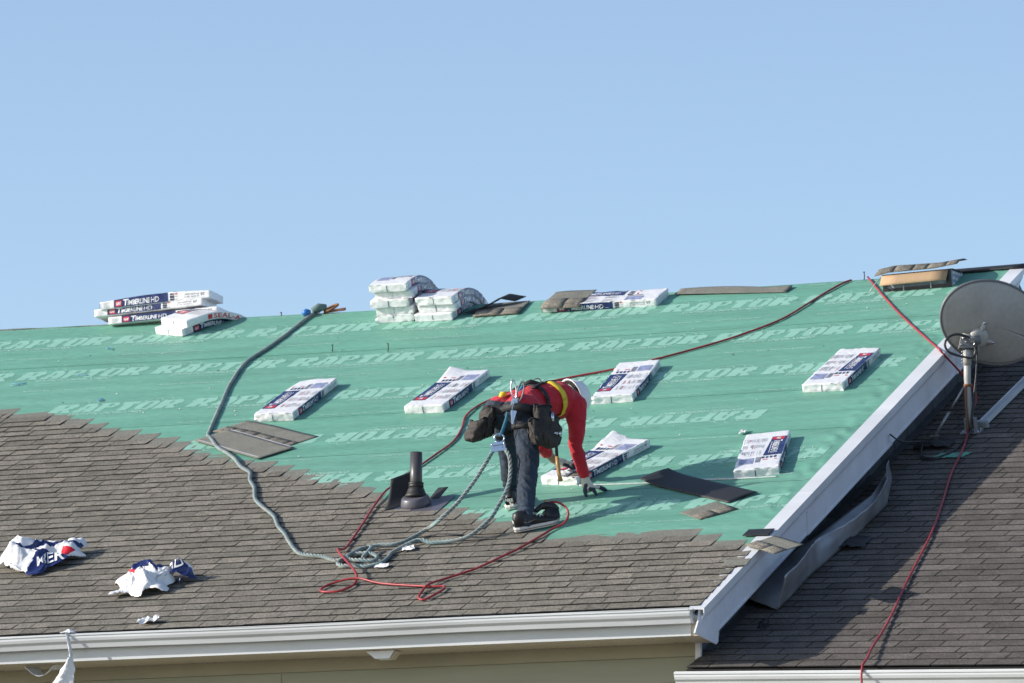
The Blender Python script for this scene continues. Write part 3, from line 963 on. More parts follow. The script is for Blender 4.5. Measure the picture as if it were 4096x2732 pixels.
# folded shingle at the ridge
def fold(x, y):
    return (x, y, .012 + .10 * max(0, 1 - abs(x - .17) / .10) * max(0, (y - .10) / .24))
sheet('loose_shingle', roofM(-4.60, 8.47, .010, rad(4)), .40, .40, 'shingle lying over the ridge beside the three high stack', None,
      fn=lambda x, y: (x, y, .010 + .004 * math.sin(y * 8)), tabs=True)
m = MB()
m.grid(lambda u, v: RP(-4.72 + .40 * u + .05 * v, 8.57 + .14 * v + .22 * u, .024 + .075 * max(0, 1 - abs(u - .70) / .5) ** 1.2 * (u > .05) + .003), 16, 3)
o = m.build('folded_strip', 'asphalt_back'); solid(o, .005); tag(o, 'dark folded shingle strip standing up like a tent on the ridge', 'shingle')
sheet('loose_shingle', roofM(-3.99, 8.455, BH + .012, rad(1)), .36, .46, 'brown shingle draped over the left end of the ridge bundle', None,
      fn=lambda x, y: (x, y, (-.5 * max(0, .05 - y) + .003 * math.sin(x * 14)) - .03 * max(0, .06 - x)), tabs=True)
sheet('loose_shingle', roofM(-2.93, 8.80, .010, rad(-2)), 1.03, .17, 'long shingle strip lying flat along the ridge', None,
      fn=lambda x, y: (x, y - .12 * (x / 1.03) + .02, .010 + .012 * abs(math.sin(x * 4)) * (y / .17)), tabs=False)

# ---------------------------------------------------------------- cardboard box on the ridge
bx0 = RP(-1.02, 8.47)
bxm = Matrix.Translation(bx0) @ Matrix.Rotation(rad(1.5), 4, 'Z') @ Matrix.Rotation(rad(-2.2), 4, 'Y') @ Matrix.Rotation(rad(4), 4, 'X')
box = empty('cardboard_box', bxm, 'open cardboard shingle box sitting on the ridge by the dish', 'box')
W5, D5, H5 = .58, .42, .145
m = MB()
m.box(0, 0, 0, W5, .006, .030); m.box(0, 0, .118, W5, .006, H5); m.box(0, 0, .03, .03, .006, .118); m.box(W5 - .045, 0, .03, W5, .006, .118)
m.build('front_frame', 'black_plastic', box)
MB().box(.005, .012, .005, W5 - .005, .018, H5 - .005).build('front_panel', 'box_print', box)
m = MB(); m.box(W5 - .006, .007, 0, W5, D5, H5); m.build('side_panel', 'box_print', box)
q = MB()
for i in range(4):
    for j in range(3): q.box(W5 + .0005, .05 + i * .09, .02 + j * .045, W5 + .002, .05 + i * .09 + .06, .04 + j * .045)
q.build('side_print', 'white_ink', box)
MB().box(0, .007, 0, .006, D5, H5).build('side_panel', 'box_print', box)
MB().box(.007, D5 - .006, 0, W5 - .007, D5, H5).build('back_panel', 'card', box)
MB().box(.007, .019, H5 - .008, W5 - .007, D5 - .007, H5 - .002).build('top_panel', 'card', box)
m = MB(); m.grid(lambda u, v: Vector((-.03 + (W5 - .02) * u - .012 * v + .03, -.006 - .05 * v, H5 - .008 - .085 * v)), 4, 3)
o = m.build('open_flap', 'card', box); solid(o, .005)
for xx in (.17, .40):
    MB().box(xx, -.003, .002, xx + .008, -.0005, .11).build('strap_band', 'grey_ink', box)
MB().tube([(-.01, -.01, H5 - .02), (-.06, -.06, .06), (-.09, -.10, .0)], .004, 6).build('loose_band', 'grey_ink', box)
q = sheet('loose_shingle', bxm @ T(-.06, -.02, H5 + .004), .70, .34, 'curled brown shingle lying on top of the cardboard box', None,
          fn=lambda x, y: (x, y, .012 + .085 * math.sin(min(1, y / .3) * 1.7) * (1 - .35 * x) - .02 * max(0, (.12 - x) / .12) + .10 * max(0, x - .50)), tabs=True)
q = sheet('loose_shingle', bxm @ T(.0, -.015, H5 + .0), .60, .33, 'flat dark shingle between the cardboard box and the curled one', None, tabs=False, mat='asphalt_back')
# nails left standing on the deck
for (s, t, h, lb) in ((-1.31, TR, .07, 'dark nail standing on the ridge beside the cardboard box'), (-7.10, 8.88, .05, 'dark nail standing near the ridge between the folded pair and the rope anchor'), (-5.02, 7.52, .07, 'tall dark nail standing alone right of the rope'), (-5.55, 7.62, .06, 'dark nail standing close beside the grey rope'), (-6.5, 8.93, .03, 'short nail stub on the ridge left of the rope anchor')):
    o = MB().tube([(0, 0, 0), (.004, 0, h * .6), (.001, 0, h)], .0045, 6).lathe([(.010, h), (.010, h + .004)], 8).build('roofing_nail', 'debris', None, Matrix.Translation(RP(s, t, .0)))
    tag(o, lb, 'nail', 'nails left standing on the roof')

# ---------------------------------------------------------------- vent pipe
vp = RP(-3.12, 2.86, .012)
vent = empty('vent_pipe', Matrix.Translation(vp), 'dark plumbing vent pipe with rubber boot rising through the shingles', 'pipe')
MB().lathe([(.046, .02), (.046, .40), (.040, .40), (.040, .28)], 28).build('pipe', 'pipe_grey', vent)
tilt = Matrix.Rotation(TH, 4, 'X')
MB().lathe([(.056, .135), (.058, .148), (.052, .153), (.058, .158), (.056, .172), (.047, .175)], 28).build('collar', 'rubber', vent)
MB().lathe([(.080, .056), (.087, .068), (.081, .080), (.074, .09), (.064, .115), (.054, .138)], 28).build('rubber_boot', 'rubber', vent)
MB().lathe([(.116, -.01), (.114, .02), (.104, .058), (.096, .068), (.084, .071)], 28, 0, tilt).build('cone_base', 'boot_grey', vent)
m = MB(); m.box(-.20, -.16, -.006, .24, .215, .0); o = m.build('flange', 'boot_grey', vent, tilt)
def cf(u, v):
    x = .30 * u; y = .36 * v
    return Vector((-.30 + .16 * u + .06 * v, -.01 + .10 * v + .26 * u, -.02 + .26 * v + .06 * u - .20 * v * (1 - v) * .5))
m = MB()
m.grid(lambda u, v: RP(-3.34 + .02 * v + .16 * u, 2.72 + .16 * u + .22 * v, .014 + .19 * v * v + .02 * u), 8, 10)
o = m.build('lifted_shingle', 'asphalt_back'); solid(o, .005); tag(o, 'black shingle lifted up against the vent pipe', 'shingle')
sheet('shingle_offcut', roofM(-3.06, 2.99, .02, rad(-25)), .11, .11, 'small dark shingle corner sticking up behind the vent pipe', None,
      fn=lambda x, y: (x, y, .5 * y + .15 * x), tabs=False, mat='asphalt_back')

# ---------------------------------------------------------------- rope, hoses
def rope_mesh(pts, r=.0148, pitch=.105, step=.014, mb=None):
    c = spline(pts, step)
    mb = mb or MB()
    L_ = 0; up = None; fr = []
    for i, p in enumerate(c):
        d = (c[min(i + 1, len(c) - 1)] - c[max(i - 1, 0)]).normalized()
        if i: L_ += (c[i] - c[i - 1]).length
        up = d.orthogonal().normalized() if up is None else (up - d * up.dot(d)).normalized()
        fr.append((p, up.copy(), d.cross(up), L_))
    for k in range(3):
        pp = []
        for (p, a, b, l) in fr:
            an = 2 * math.pi * (l / pitch + k / 3)
            pp.append(p + (a * math.cos(an) + b * math.sin(an)) * r * .64)
        mb.tube(pp, r * .50, 6)
    return mb
RN = .020
def RL(lst, n=RN): return [RP(s, t, n) for s, t in lst]
rope_pts = RL([(-6.156, 8.975), (-6.187, 8.844), (-6.192, 8.667), (-6.186, 8.258), (-6.197, 7.818), (-6.224, 7.374), (-6.113, 6.73), (-5.959, 6.129), (-5.825, 5.607), (-5.738, 5.285), (-5.703, 5.157)], .018) + \
    RL([(-5.60, 4.98), (-5.465, 4.754), (-5.30, 4.55), (-5.169, 4.371), (-5.03, 4.14), (-4.879, 3.948), (-4.80, 3.74), (-4.677, 3.512), (-4.55, 3.2), (-4.395, 2.958), (-4.21, 2.70), (-4.063, 2.409), (-3.93, 2.2), (-3.819, 1.992), (-3.609, 1.662), (-3.398, 1.557), (-3.234, 1.432)], .03) + \
    RL([(-3.17, 1.513), (-3.103, 1.684), (-3.026, 1.764), (-2.909, 1.765), (-2.832, 1.844)], .035)
PO = RP(-1.964, 2.017)                        # under the roofer's near foot
PA = Vector((-math.sin(PSI), math.cos(PSI), 0))
def PB(x, a, z): return PO + CR * x + PA * a + Vector((0, 0, z))
GRAB = PB(-.21, .16, .655)
rope1 = rope_pts + [RP(-2.72, 2.02, .07), PB(-.62, -.05, .10), PB(-.50, .0, .22), PB(-.37, .06, .40), PB(-.27, .12, .57), GRAB + Vector((-.03, 0, -.02))]
mb = rope_mesh(rope1)
rope2 = [GRAB + CR * .05, PB(-.12, .10, .58), PB(-.112, .08, .45), PB(-.135, .04, .33), PB(-.20, .0, .20), PB(-.27, -.03, .09), RP(-2.35, 1.80, .05), RP(-2.596, 1.773, .03), RP(-2.726, 1.811, .045), RP(-2.842, 1.61, .03), RP(-2.835, 1.429, .03), RP(-2.849, 1.305, .03), RP(-2.933, 1.245, .03), RP(-3.05, 1.28, .03),
         RP(-3.136, 1.292, .03), RP(-3.201, 1.373, .03), RP(-3.156, 1.474, .05), RP(-3.09, 1.519, .05), RP(-2.991, 1.505, .05), RP(-2.909, 1.421, .05), RP(-2.898, 1.312, .05), RP(-2.99, 1.307, .06), RP(-3.09, 1.34, .06), RP(-3.142, 1.436, .06), RP(-3.09, 1.62, .06), RP(-3.027, 1.637, .06), RP(-3.019, 1.419, .05)]
mb = rope_mesh(rope2, mb=mb)
o = mb.build('safety_rope', 'rope'); tag(o, 'grey green twisted safety rope running from the ridge anchor to the roofer', 'rope')
# anchor at the ridge
anc = empty('roof_anchor', roofM(-6.14, 8.93, .01, rad(20)), 'small orange and steel rope anchor fixed at the ridge', 'anchor')
m = MB(); m.tube([(0.06 * math.cos(a) + .10, .05 * math.sin(a), .03 + .02 * math.cos(a)) for a in [i * .42 for i in range(16)]], .010, 8); m.build('ring', 'rust', anc)
MB().box(.03, -.04, 0, .22, .04, .006).build('plate', 'rust', anc)
MB().tube([(-.06, -.02, .03), (.0, .0, .05), (.06, .01, .04)], [.03, .036, .024], 10).build('knot', 'rope_dark', anc)
m = MB(); m.tube([(-.14, -.085, .03), (-.11, -.07, .04), (-.09, -.055, .03)], [.026, .032, .026], 10); m.build('clip', 'blue_plastic', anc)

hose = [(-1.412, 8.903), (-1.463, 8.819), (-1.532, 8.537), (-1.596, 8.176), (-1.671, 7.796), (-1.805, 7.497), (-2.034, 7.155), (-2.409, 6.757), (-2.729, 6.49), (-2.963, 6.359), (-3.162, 6.234), (-3.351, 6.083), (-3.478, 5.859), (-3.565, 5.629), (-3.571, 5.325), (-3.477, 4.946), (-3.422, 4.58), (-3.445, 4.232), (-3.47, 3.946), (-3.5, 3.629), (-3.492, 3.355), (-3.49, 3.152), (-3.434, 2.753), (-3.359, 2.303), (-3.28, 1.753), (-3.257, 1.543), (-2.916, 0.977), (-2.883, 0.884), (-2.878, 0.743), (-2.946, 0.647), (-3.068, 0.664), (-3.095, 0.738), (-3.057, 0.855), (-2.883, 0.894), (-2.656, 0.8), (-2.269, 0.677), (-2.119, 0.657), (-2.1, 0.602), (-2.121, 0.484), (-2.166, 0.352), (-2.226, 0.394), (-2.254, 0.536), (-2.245, 0.674), (-2.195, 0.824), (-2.084, 0.967), (-2.009, 1.08), (-1.9, 1.366), (-1.831, 1.571)]
hp = []
for i, (s, t) in enumerate(hose):
    n = .017 if t > 5.0 or (s > -3.6 and t > 3.6) else .030
    if i in (25, 26): n = .075
    if i in (33,): n = .05
    if i in (42,): n = .045
    hp.append(RP(s, t, n))
GUN = RP(-1.875, 2.322)
hp += [PB(.20, -.08, .02), PB(.285, -.03, .07), PB(.315, .0, .14), PB(.29, .04, .20), PB(.23, .06, .235), PB(.17, .08, .235), PB(.13, .09, .215)]
o = MB().tube(spline(hp, .03), .0085, 8).build('air_hose', 'hose_red'); tag(o, 'red air hose looping down the green roof to the nail gun', 'hose')
h2 = [(-1.28, 8.95), (-1.24, 8.865), (-0.79, 7.94), (-0.407, 7.211), (-0.054, 6.569)]
hp2 = [RP(s, t, .017) for s, t in h2] + [RP(.045, 6.37, .024)]
l2 = [(0.205, 5.80), (0.247, 5.544), (0.413, 4.653), (0.521, 3.859), (0.662, 3.083), (0.797, 2.275), (0.88, 1.606), (0.96, 0.955), (1.041, 0.371), (1.105, -0.146), (1.153, -0.602), (1.19, -0.86)]
hp2 += [WP(s, t, (.16, .05, .03, .024, .024, .024, .024, .024, .024, .03, .045, .05)[i]) for i, (s, t) in enumerate(l2)]
e_ = WP(1.195, -.93); hp2 += [e_ + Vector((.0, -.09, .005)), e_ + Vector((.0, -.115, -.06)), e_ + Vector((.01, -.115, -.5)), e_ + Vector((.03, -.10, -3.0))]
o = MB().tube(spline(hp2, .04), .0085, 8).build('air_hose', 'hose_red'); tag(o, 'faded red hose dropping past the dish and over the lower gutter', 'hose')
# pale ribbed strap on the underlayment
m = MB(); pts = spline([RP(-1.921, 3.169, .012), RP(-1.395, 3.14, .012), RP(-1.0, 3.15, .012), RP(-0.64, 3.128, .012), RP(-.35, 3.13, .011)], .03)
m.tube(pts, [.006 + .0015 * (i % 2) for i in range(len(pts))], 6)
o = m.build('ribbed_strap', 'strap'); tag(o, 'pale ribbed cord lying along the underlayment seam', 'cord')

# ---------------------------------------------------------------- bent sheet of flashing on the wing
def fl_edge(u):                               # base line of the fold, on the wing roof
    pts = [(0.138, 0.487), (0.147, 1.294), (0.180, 1.85), (0.215, 2.45), (0.225, 3.10), (0.085, 3.74)]
    x = u * 5; i = min(4, int(x)); q = x - i
    return (pts[i][0] * (1 - q) + pts[i + 1][0] * q, pts[i][1] * (1 - q) + pts[i + 1][1] * q)
m = MB()
def fl(u, v):
    s, t = fl_edge(u)
    wv = .075 * math.sin(u * 10.5 + .9) * (1 - .6 * u)
    if v < .5:
        q = v / .5
        wd = .275 * (1 - max(0, u - .15) ** 1.6 * 1.1)
        return WP(s - wd * (1 - q), t + .14 * (1 - q) * (1 - u), .020 + .060 * (1 - q) ** 1.3 + .012 * abs(math.sin(u * 7)) * (1 - q) + .006 * ns(u * 9, v * 5))
    q = (v - .5) / .5
    hgt = .215 * (1 - .30 * u) + .035 * math.sin(u * 8.0 + 1) + .012 * ns(u * 22, 3)
    return WP(s + (.02 + wv) * q + .010 * ns(u * 7, q * 2), t + .03 * q, .018 + hgt * q)
m.grid(fl, 70, 20)
o = m.build('flashing_sheet', 'lead_sheet'); solid(o, .003); tag(o, 'long bent grey metal flashing sheet lying against the gable', 'sheet metal')
for (s, t, L_, W_, lb) in ((.10, 1.95, .26, .12, 'black crumpled roofing scrap beside the bent metal sheet'), (.0, 4.62, .30, .09, 'black roofing scrap under the dish cables'), (.12, .05, .05, .05, 'tiny black scrap on the wing roof near the corner')):
    m = MB(); m.grid(lambda u, v: WP(s + L_ * u + .03 * ns(v * 3, u * 3), t + W_ * 2 * v + .05 * ns(u * 4, v * 3, 2), .02 + .03 * abs(ns(u * 5, v * 5, 7)) + .025 * math.sin(u * 3.1)), 12, 9)
    o = m.build('roofing_scrap', 'asphalt_back'); solid(o, .004); tag(o, lb, 'scrap', 'black scraps on the wing roof')
m = MB(); m.grid(lambda u, v: WP(.22 + .26 * u + .05 * v, 4.36 + .13 * v + .02 * ns(u * 6, v * 3), .016 + .012 * abs(ns(u * 7, v * 5))), 14, 6)
o = m.build('green_scrap', 'green_scrap'); solid(o, .001); tag(o, 'torn green underlayment scrap lying on the lower roof', 'scrap')
# cable hole and cables from the gable
cab = [PB(0, 0, 0)] * 0 + [Vector((.03, 4.45, ZE + 4.45 * tanT - .20)), Vector((.10, 4.50, ZE + 4.45 * tanT - .25))]
for k in range(2):
    pp = [cab[0] + Vector((0, .02 * k, 0)), cab[1] + Vector((0, .02 * k, 0)), WP(.06 + .02 * k, 4.62, .07), WP(.14, 4.42 - .03 * k, .022), WP(.26, 4.36 - .05 * k, .02), WP(.36, 4.55 - .03 * k, .02), WP(.37, 4.85, .022), WP(.365, 5.06, .05)]
    o = MB().tube(spline(pp, .03), .0065, 6).build('coaxial_cable', 'black_plastic'); tag(o, ('black coaxial cable drooping from the rake board, upper of two', 'black coaxial cable drooping from the rake board, lower of two')[k], 'cable', 'black cables')

# ---------------------------------------------------------------- satellite dish
DB = WP(.356, 5.09, .012)
dish = empty('satellite_dish', Matrix.Translation(DB), 'grey satellite dish on a bent mast standing on the lower roof', 'satellite dish')
def DL(x, a, z): return CR * x + PA * a + Vector((0, 0, z))      # right / away / up from the mast foot
wtilt = Matrix(((1, 0, 0), (0, math.cos(TW), -math.sin(TW)), (0, math.sin(TW), math.cos(TW)))).to_4x4()
m = MB(); m.box(-.08, -.06, 0, .08, .06, .008); m.build('base_plate', 'galv', dish, wtilt)
m = MB(); m.box(.03, -.03, .008, .045, .03, .11); m.box(-.045, -.03, .008, -.03, .03, .11); m.build('base_bracket', 'galv', dish, wtilt)
for dx_, dy_ in ((-.06, -.04), (.06, -.04), (-.06, .04), (.06, .04)):
    m = MB(); m.lathe([(.009, .008), (.009, .018), (.004, .018)], 6, 0, T(dx_, dy_, 0)); m.build('bolt', 'steel', dish, wtilt)
MB().tube([DL(.0, 0, .03), DL(-.01, .0, .12), DL(-.022, 0, .22), DL(-.028, 0, .34), DL(-.030, 0, .42), DL(-.030, 0, .63)], [.026, .026, .025, .025, .028, .028], 16).build('mast', 'dish_grey', dish)
MB().tube([DL(-.030, 0, .52), DL(-.030, 0, .64)], .034, 16).build('mast_sleeve', 'dish_grey', dish)
MB().tube([DL(-.030, 0, .352), DL(-.030, 0, .372)], .033, 16).build('strut_clamp', 'rust', dish)
MB().tube([DL(-.050, -.03, .36), DL(-.048, -.03, .18), DL(-.035, -.03, .05), DL(-.03, -.02, -.05)], .009, 8).build('rusty_rod', 'rust', dish)
foot = WP(.075, 5.02, .012) - DB
m = MB(); m.tube([DL(-.045, -.01, .37), (DL(-.045, -.01, .37) + foot) * .5 + Vector((0, 0, .0))], .010, 8); m.build('strut', 'galv', dish)
MB().tube([(DL(-.045, -.01, .37) + foot) * .5, foot], .0125, 8).build('strut', 'galv', dish)
m = MB(); m.lathe([(.020, -.006), (.020, .02)], 8, 0, Matrix.Translation((DL(-.045, -.01, .37) + foot) * .5)); m.build('strut_collar', 'black_plastic', dish)
m = MB(); m.box(-.035, -.02, 0, .035, .02, .006); m.build('strut_foot', 'galv', dish, Matrix.Translation(foot) @ wtilt)
# mount head
hd = DL(-.03, .0, .68)
m = MB()
m.prism([hd + DL(-.07, -.035, -.03), hd + DL(.075, -.035, -.03), hd + DL(.07, -.03, .05), hd + DL(.02, -.03, .09), hd + DL(-.05, -.03, .07)], PA * .075)
o = m.build('mount_bracket', 'dish_rim', dish); bevel(o, .006)
for (x, z) in ((-.045, .0), (.03, .05), (.055, .0), (-.03, .05), (-.01, .02)):
    MB().tube([hd + DL(x, -.045, z), hd + DL(x, -.03, z)], .010, 6).build('bolt', 'steel', dish)
for zz in (.54, .565, .60, .625):
    MB().tube([DL(-.075, -.01, zz), DL(-.055, -.01, zz)], .006, 6).build('bolt', 'steel', dish)
# reflector: an oval bowl seen from behind
dn = (PA * .80 + Vector((0, 0, .44)) + CR * -.30).normalized()       # where it looks
dxv = (CR - dn * CR.dot(dn)).normalized(); dyv = dn.cross(dxv) * -1
if dyv.z < 0: dyv = -dyv
rl = rad(-27)
ax = dxv * math.cos(rl) + dyv * math.sin(rl); ay = dyv * math.cos(rl) - dxv * math.sin(rl)
dc = DL(.175, .10, .873)
RA, RB = .455, .325
def dsh(u, v):
    r = v; a = u * 2 * math.pi
    return dc + ax * RA * r * math.cos(a) + ay * RB * r * math.sin(a) - dn * (.085 * (1 - r * r))
m = MB(); m.grid(dsh, 64, 12)
o = m.build('reflector', 'dish_grey', dish); solid(o, .004, 0)
m = MB(); m.tube([dc + ax * RA * math.cos(i * math.pi / 36) + ay * RB * math.sin(i * math.pi / 36) + dn * .004 for i in range(73)], .012, 8, cap=False); m.build('rim', 'dish_rim', dish)
# backing plate with three lobes
pc = dc - dn * .098 + ax * -.10 + ay * -.14
pl = pc
m = MB(); m.lathe([(.075, -.03), (.085, .0), (.075, .02), (.04, .03)], 24, 0, frame(pl, ax, ay, -dn)); m.build('back_hub', 'dish_grey', dish)
for an in (95, 5, -70, 190):
    d_ = ax * math.cos(rad(an)) + ay * math.sin(rad(an))
    MB().tube([pl + d_ * .05, pl + d_ * .10 + dn * .0, pl + d_ * .135 + dn * .02], [.026, .018, .014], 8).build('hub_arm', 'dish_grey', dish)
    MB().tube([pl + d_ * .13 - dn * .006, pl + d_ * .13 + dn * .02], .010, 6).build('bolt', 'steel', dish)
MB().tube([hd + DL(.01, .0, .03), pl], .05, 12).build('elevation_arm', 'dish_rim', dish)
# feed arm on the far side
MB().tube([dc - ay * RB * .9, dc - ay * RB * .6 + dn * .30, dc + dn * .42], .018, 8).build('feed_arm', 'dish_grey', dish)
MB().tube([dc + dn * .40 - ay * .0, dc + dn * .50], [.04, .03], 12).build('receiver', 'dish_grey', dish)
for k in range(2):
    pp = [hd + DL(.02, -.05, .05)] + [DL(-.105 + .105 * math.cos(rad(a)) * (1 - .06 * k), -.06, .675 + .085 * math.sin(rad(a)) * (1 - .08 * k)) for a in (60, 100, 140, 180, 220, 260)] + [DL(.0, -.06, .57), DL(.03, -.055, .62 - .02 * k), DL(.025, -.05, .66), ]
    MB().tube(spline(pp, .02), .0065, 6).build('cable_loop', 'black_plastic', dish)
    pp = [DL(.02 + .012 * k, -.05, .70), DL(.045, -.045, .64), DL(.035, -.04, .45), DL(.015 + .012 * k, -.04, .28), DL(-.005 + .01 * k, -.04, .12), DL(-.01, -.05, .0)]
    MB().tube(spline(pp, .03), .0065, 6).build('cable', 'black_plastic', dish)
# white metal channel running up the wing roof from the mast
m = MB()
a_ = WP(.405, 5.22, .02); b_ = WP(.455, 7.3, .02); d_ = (b_ - a_)
prof = [(-.032, 0), (.032, 0), (.032, .035), (.026, .035), (.026, .008), (.006, .008), (.006, .03), (0, .03), (0, .008), (-.026, .008), (-.026, .035), (-.032, .035)]
m.prism([a_ + S_ * x + WN * z for x, z in prof], d_)
o = m.build('metal_channel', 'white_metal'); tag(o, 'long white metal channel bracing the dish mast up the roof', 'rail')
MB().prism([a_ + S_ * x + WN * z - d_.normalized() * .05 for x, z in ((-.036, -.006), (.06, -.006), (.05, .04), (-.036, .05))], d_.normalized() * .055).build('channel_bracket', 'galv', o, I4, True)

# ---------------------------------------------------------------- rubbish
def crumple(name, mw, W_, D_, H_, label, seed, navy, words=(), group='empty bundle wrappers dropped on the roof', peaks=()):
    rr = random.Random(seed); ox = rr.uniform(0, 99)
    def hgt(x, y):
        h = 0
        for (px_, py_, pr_, ph_) in peaks:
            d = math.hypot((x - px_) / pr_, (y - py_) / pr_)
            h += ph_ * max(0, 1 - d) ** 1.1
        r = 0
        for k, (fq, am) in enumerate(((5, .06), (11, .036), (23, .013), (50, .004))):
            r += am * (1 - 2.2 * abs(ns(x * fq + ox, y * fq, k * 5)))
        e = min(1, 5 * min(x / W_, 1 - x / W_, y / D_, 1 - y / D_) + .25)
        return max(.006, (h + (r + .03) * (.4 + h / max(H_, .01))) * e + .008)
    def fn(u, v):
        x = u * W_; y = v * D_
        x2 = x + .07 * ns(x * 8 + ox, y * 8, 3) + .008 * ns(x * 25, y * 25 + ox, 3); y2 = y + .07 * ns(x * 8, y * 8 + ox, 6) + .008 * ns(x * 25, y * 25 + ox, 8)
        return Vector((x2, y2, hgt(x, y)))
    nu, nv = 70, 60
    m = MB()
    v = [fn(i / nu, j / nv) for j in range(nv + 1) for i in range(nu + 1)]
    f = []; mi = []
    for j in range(nv):
        for i in range(nu):
            x = (i + .5) / nu; y = (j + .5) / nv
            e = math.hypot((x - .5) * 2, (y - .5) * 2) + .45 * ns(x * 3.2 + ox, y * 3.2, 9)
            if e > .98: continue
            f.append((j * (nu + 1) + i, j * (nu + 1) + i + 1, (j + 1) * (nu + 1) + i + 1, (j + 1) * (nu + 1) + i))
            mi.append(navy(x + .03 * ns(y * 8, ox), y + .03 * ns(x * 8, ox)))
    m.add(v, f, mi, True)
    o = m.build(name, ['wrap', 'navy', 'red_ink', 'grey_ink'], None, mw)
    solid(o, .0015, 1)
    tag(o, label, 'wrapper', group)
    for (bd, x, y, wd, ht, an) in words:
        v, f = text_w(bd, wd, ht, 0, .02)
        c, s = math.cos(rad(an)), math.sin(rad(an))
        q = MB(); vv = []
        for a in v:
            X = x + a[0] * c - a[1] * s; Y = y + a[0] * s + a[1] * c
            b_ = fn(X / W_, Y / D_); vv.append(b_ + Vector((0, -.004, .008)))
        q.add(vv, f); q.build('printed_letters', 'white_ink', o)
    return o
crumple('torn_wrapper', roofM(-6.02, 1.40, .014, rad(8)), .66, .62, .16, 'crumpled white and navy wrapper with a raised flap, farther from the hose', 5,
        lambda x, y: 1 if (y < .42 and x > .45 and x < .85) or (abs(y - .55 - .3 * (x - .4)) < .035 and x > .3) else (2 if .78 < x < .90 and .45 < y < .58 else (3 if ns(x * 60, y * 3) > .35 and y < .4 else 0)),
        words=(('MBER', .34, .10, .20, .07, 20),), peaks=((.18, .34, .30, .10), (.46, .36, .24, .05), (.58, .50, .16, .07)))
crumple('torn_wrapper', roofM(-4.80, .72, .014, rad(5)), .46, .52, .17, 'torn white wrapper heap with a pointed navy edged top', 8,
        lambda x, y: 1 if y > .66 and abs(x - .5) < .5 * (1.1 - y) + .12 else (2 if y > .6 and x < .34 else (3 if ns(x * 50, y * 4) > .4 else 0)),
        peaks=((.24, .34, .26, .09), (.30, .18, .20, .04)))
crumple('torn_wrapper', roofM(-4.48, 1.05, .014, rad(-10)), .24, .24, .08, 'small navy wrapper pouch beside the torn white heap', 12,
        lambda x, y: 1 if y < .55 else 0, words=(('HD', .07, .05, .08, .06, 15),), peaks=((.12, .12, .14, .05),))
def scrap(name, mw, W_, D_, mat, label, cat='scrap', group=None, amp=.01, seed=1):
    m = MB(); rr = random.Random(seed); ox = rr.uniform(0, 50)
    m.grid(lambda u, v: Vector((W_ * u + .2 * W_ * ns(v * 2 + ox, u), D_ * v + .25 * D_ * ns(u * 2, v + ox), .008 + amp * abs(ns(u * 3 + ox, v * 3)) * 2)), 7, 5, 0, False)
    o = m.build(name, mat, None, mw); solid(o, .001, 1)
    return tag(o, label, cat, group)
scrap('paper_scrap', roofM(-2.78, 1.60, .02, rad(20)), .09, .12, 'paper', 'white paper scrap lying beside the coiled rope tail', 'paper', None, .012, 3)
scrap('paper_scrap', roofM(-2.86, 1.20, .02, rad(5)), .10, .10, 'paper', 'white paper scrap tucked under the rope coil', 'paper', None, .006, 4)
scrap('plastic_scrap', roofM(-4.28, .06, .02, rad(-5)), .15, .12, 'wrap', 'small white film scrap lying just above the gutter', 'scrap', None, .03, 5)
scrap('plastic_scrap', roofM(-1.02, 4.33, .008, 0), .05, .10, 'paper', 'tiny white film scrap on the green sheet left of the crossed bundle', 'scrap', None, .02, 6)
for i, (s, t, lb) in enumerate(((-7.16, 6.42, 'blue string tuft on the green sheet above the laid shingles'), (-7.74, 8.08, 'pale blue string tuft below the lengthwise ridge bundles'), (-8.16, 7.05, 'thin blue string curl among the faint lettering'), (-7.62, 7.25, 'long thin blue thread across the lettering'))):
    m = MB(); rr = random.Random(i)
    for k in range((4, 2, 2, 1)[i]):
        w5 = (.05, .05, .07, .10)[i]
        p = [(rr.uniform(-w5, w5), rr.uniform(-.04, .04), rr.uniform(.004, .018)) for _ in range(4)]
        m.tube(spline(p, .02), .0026, 4)
    o = m.build('string_tuft', 'bluish_bit', None, roofM(s, t, .006)); tag(o, lb, 'string', 'blue string scraps on the underlayment')
# crumbs of plastic and grit scattered on the sheets
m = MB(); rr = random.Random(99)
for i in range(150):
    s = rr.uniform(-9, -.2); t = rr.uniform(2.2, 8.8)
    if s < s_end_at(t) + .15: continue
    r = rr.uniform(.003, .0075)
    c = RP(s, t, .008 + r * .4)
    v = [c + Vector(q) * r for q in ((-1, -1, -.3), (1, -.8, -.3), (.8, 1, -.3), (-.9, .9, -.3), (0, 0, .9))]
    m.add(v, [(0, 1, 4), (1, 2, 4), (2, 3, 4), (3, 0, 4)], 0 if rr.random() < .6 else 1)
o = m.build('grit', ['paper', 'debris']); tag(o, 'specks of plastic and grit scattered over the green underlayment', 'grit', None, 'stuff')

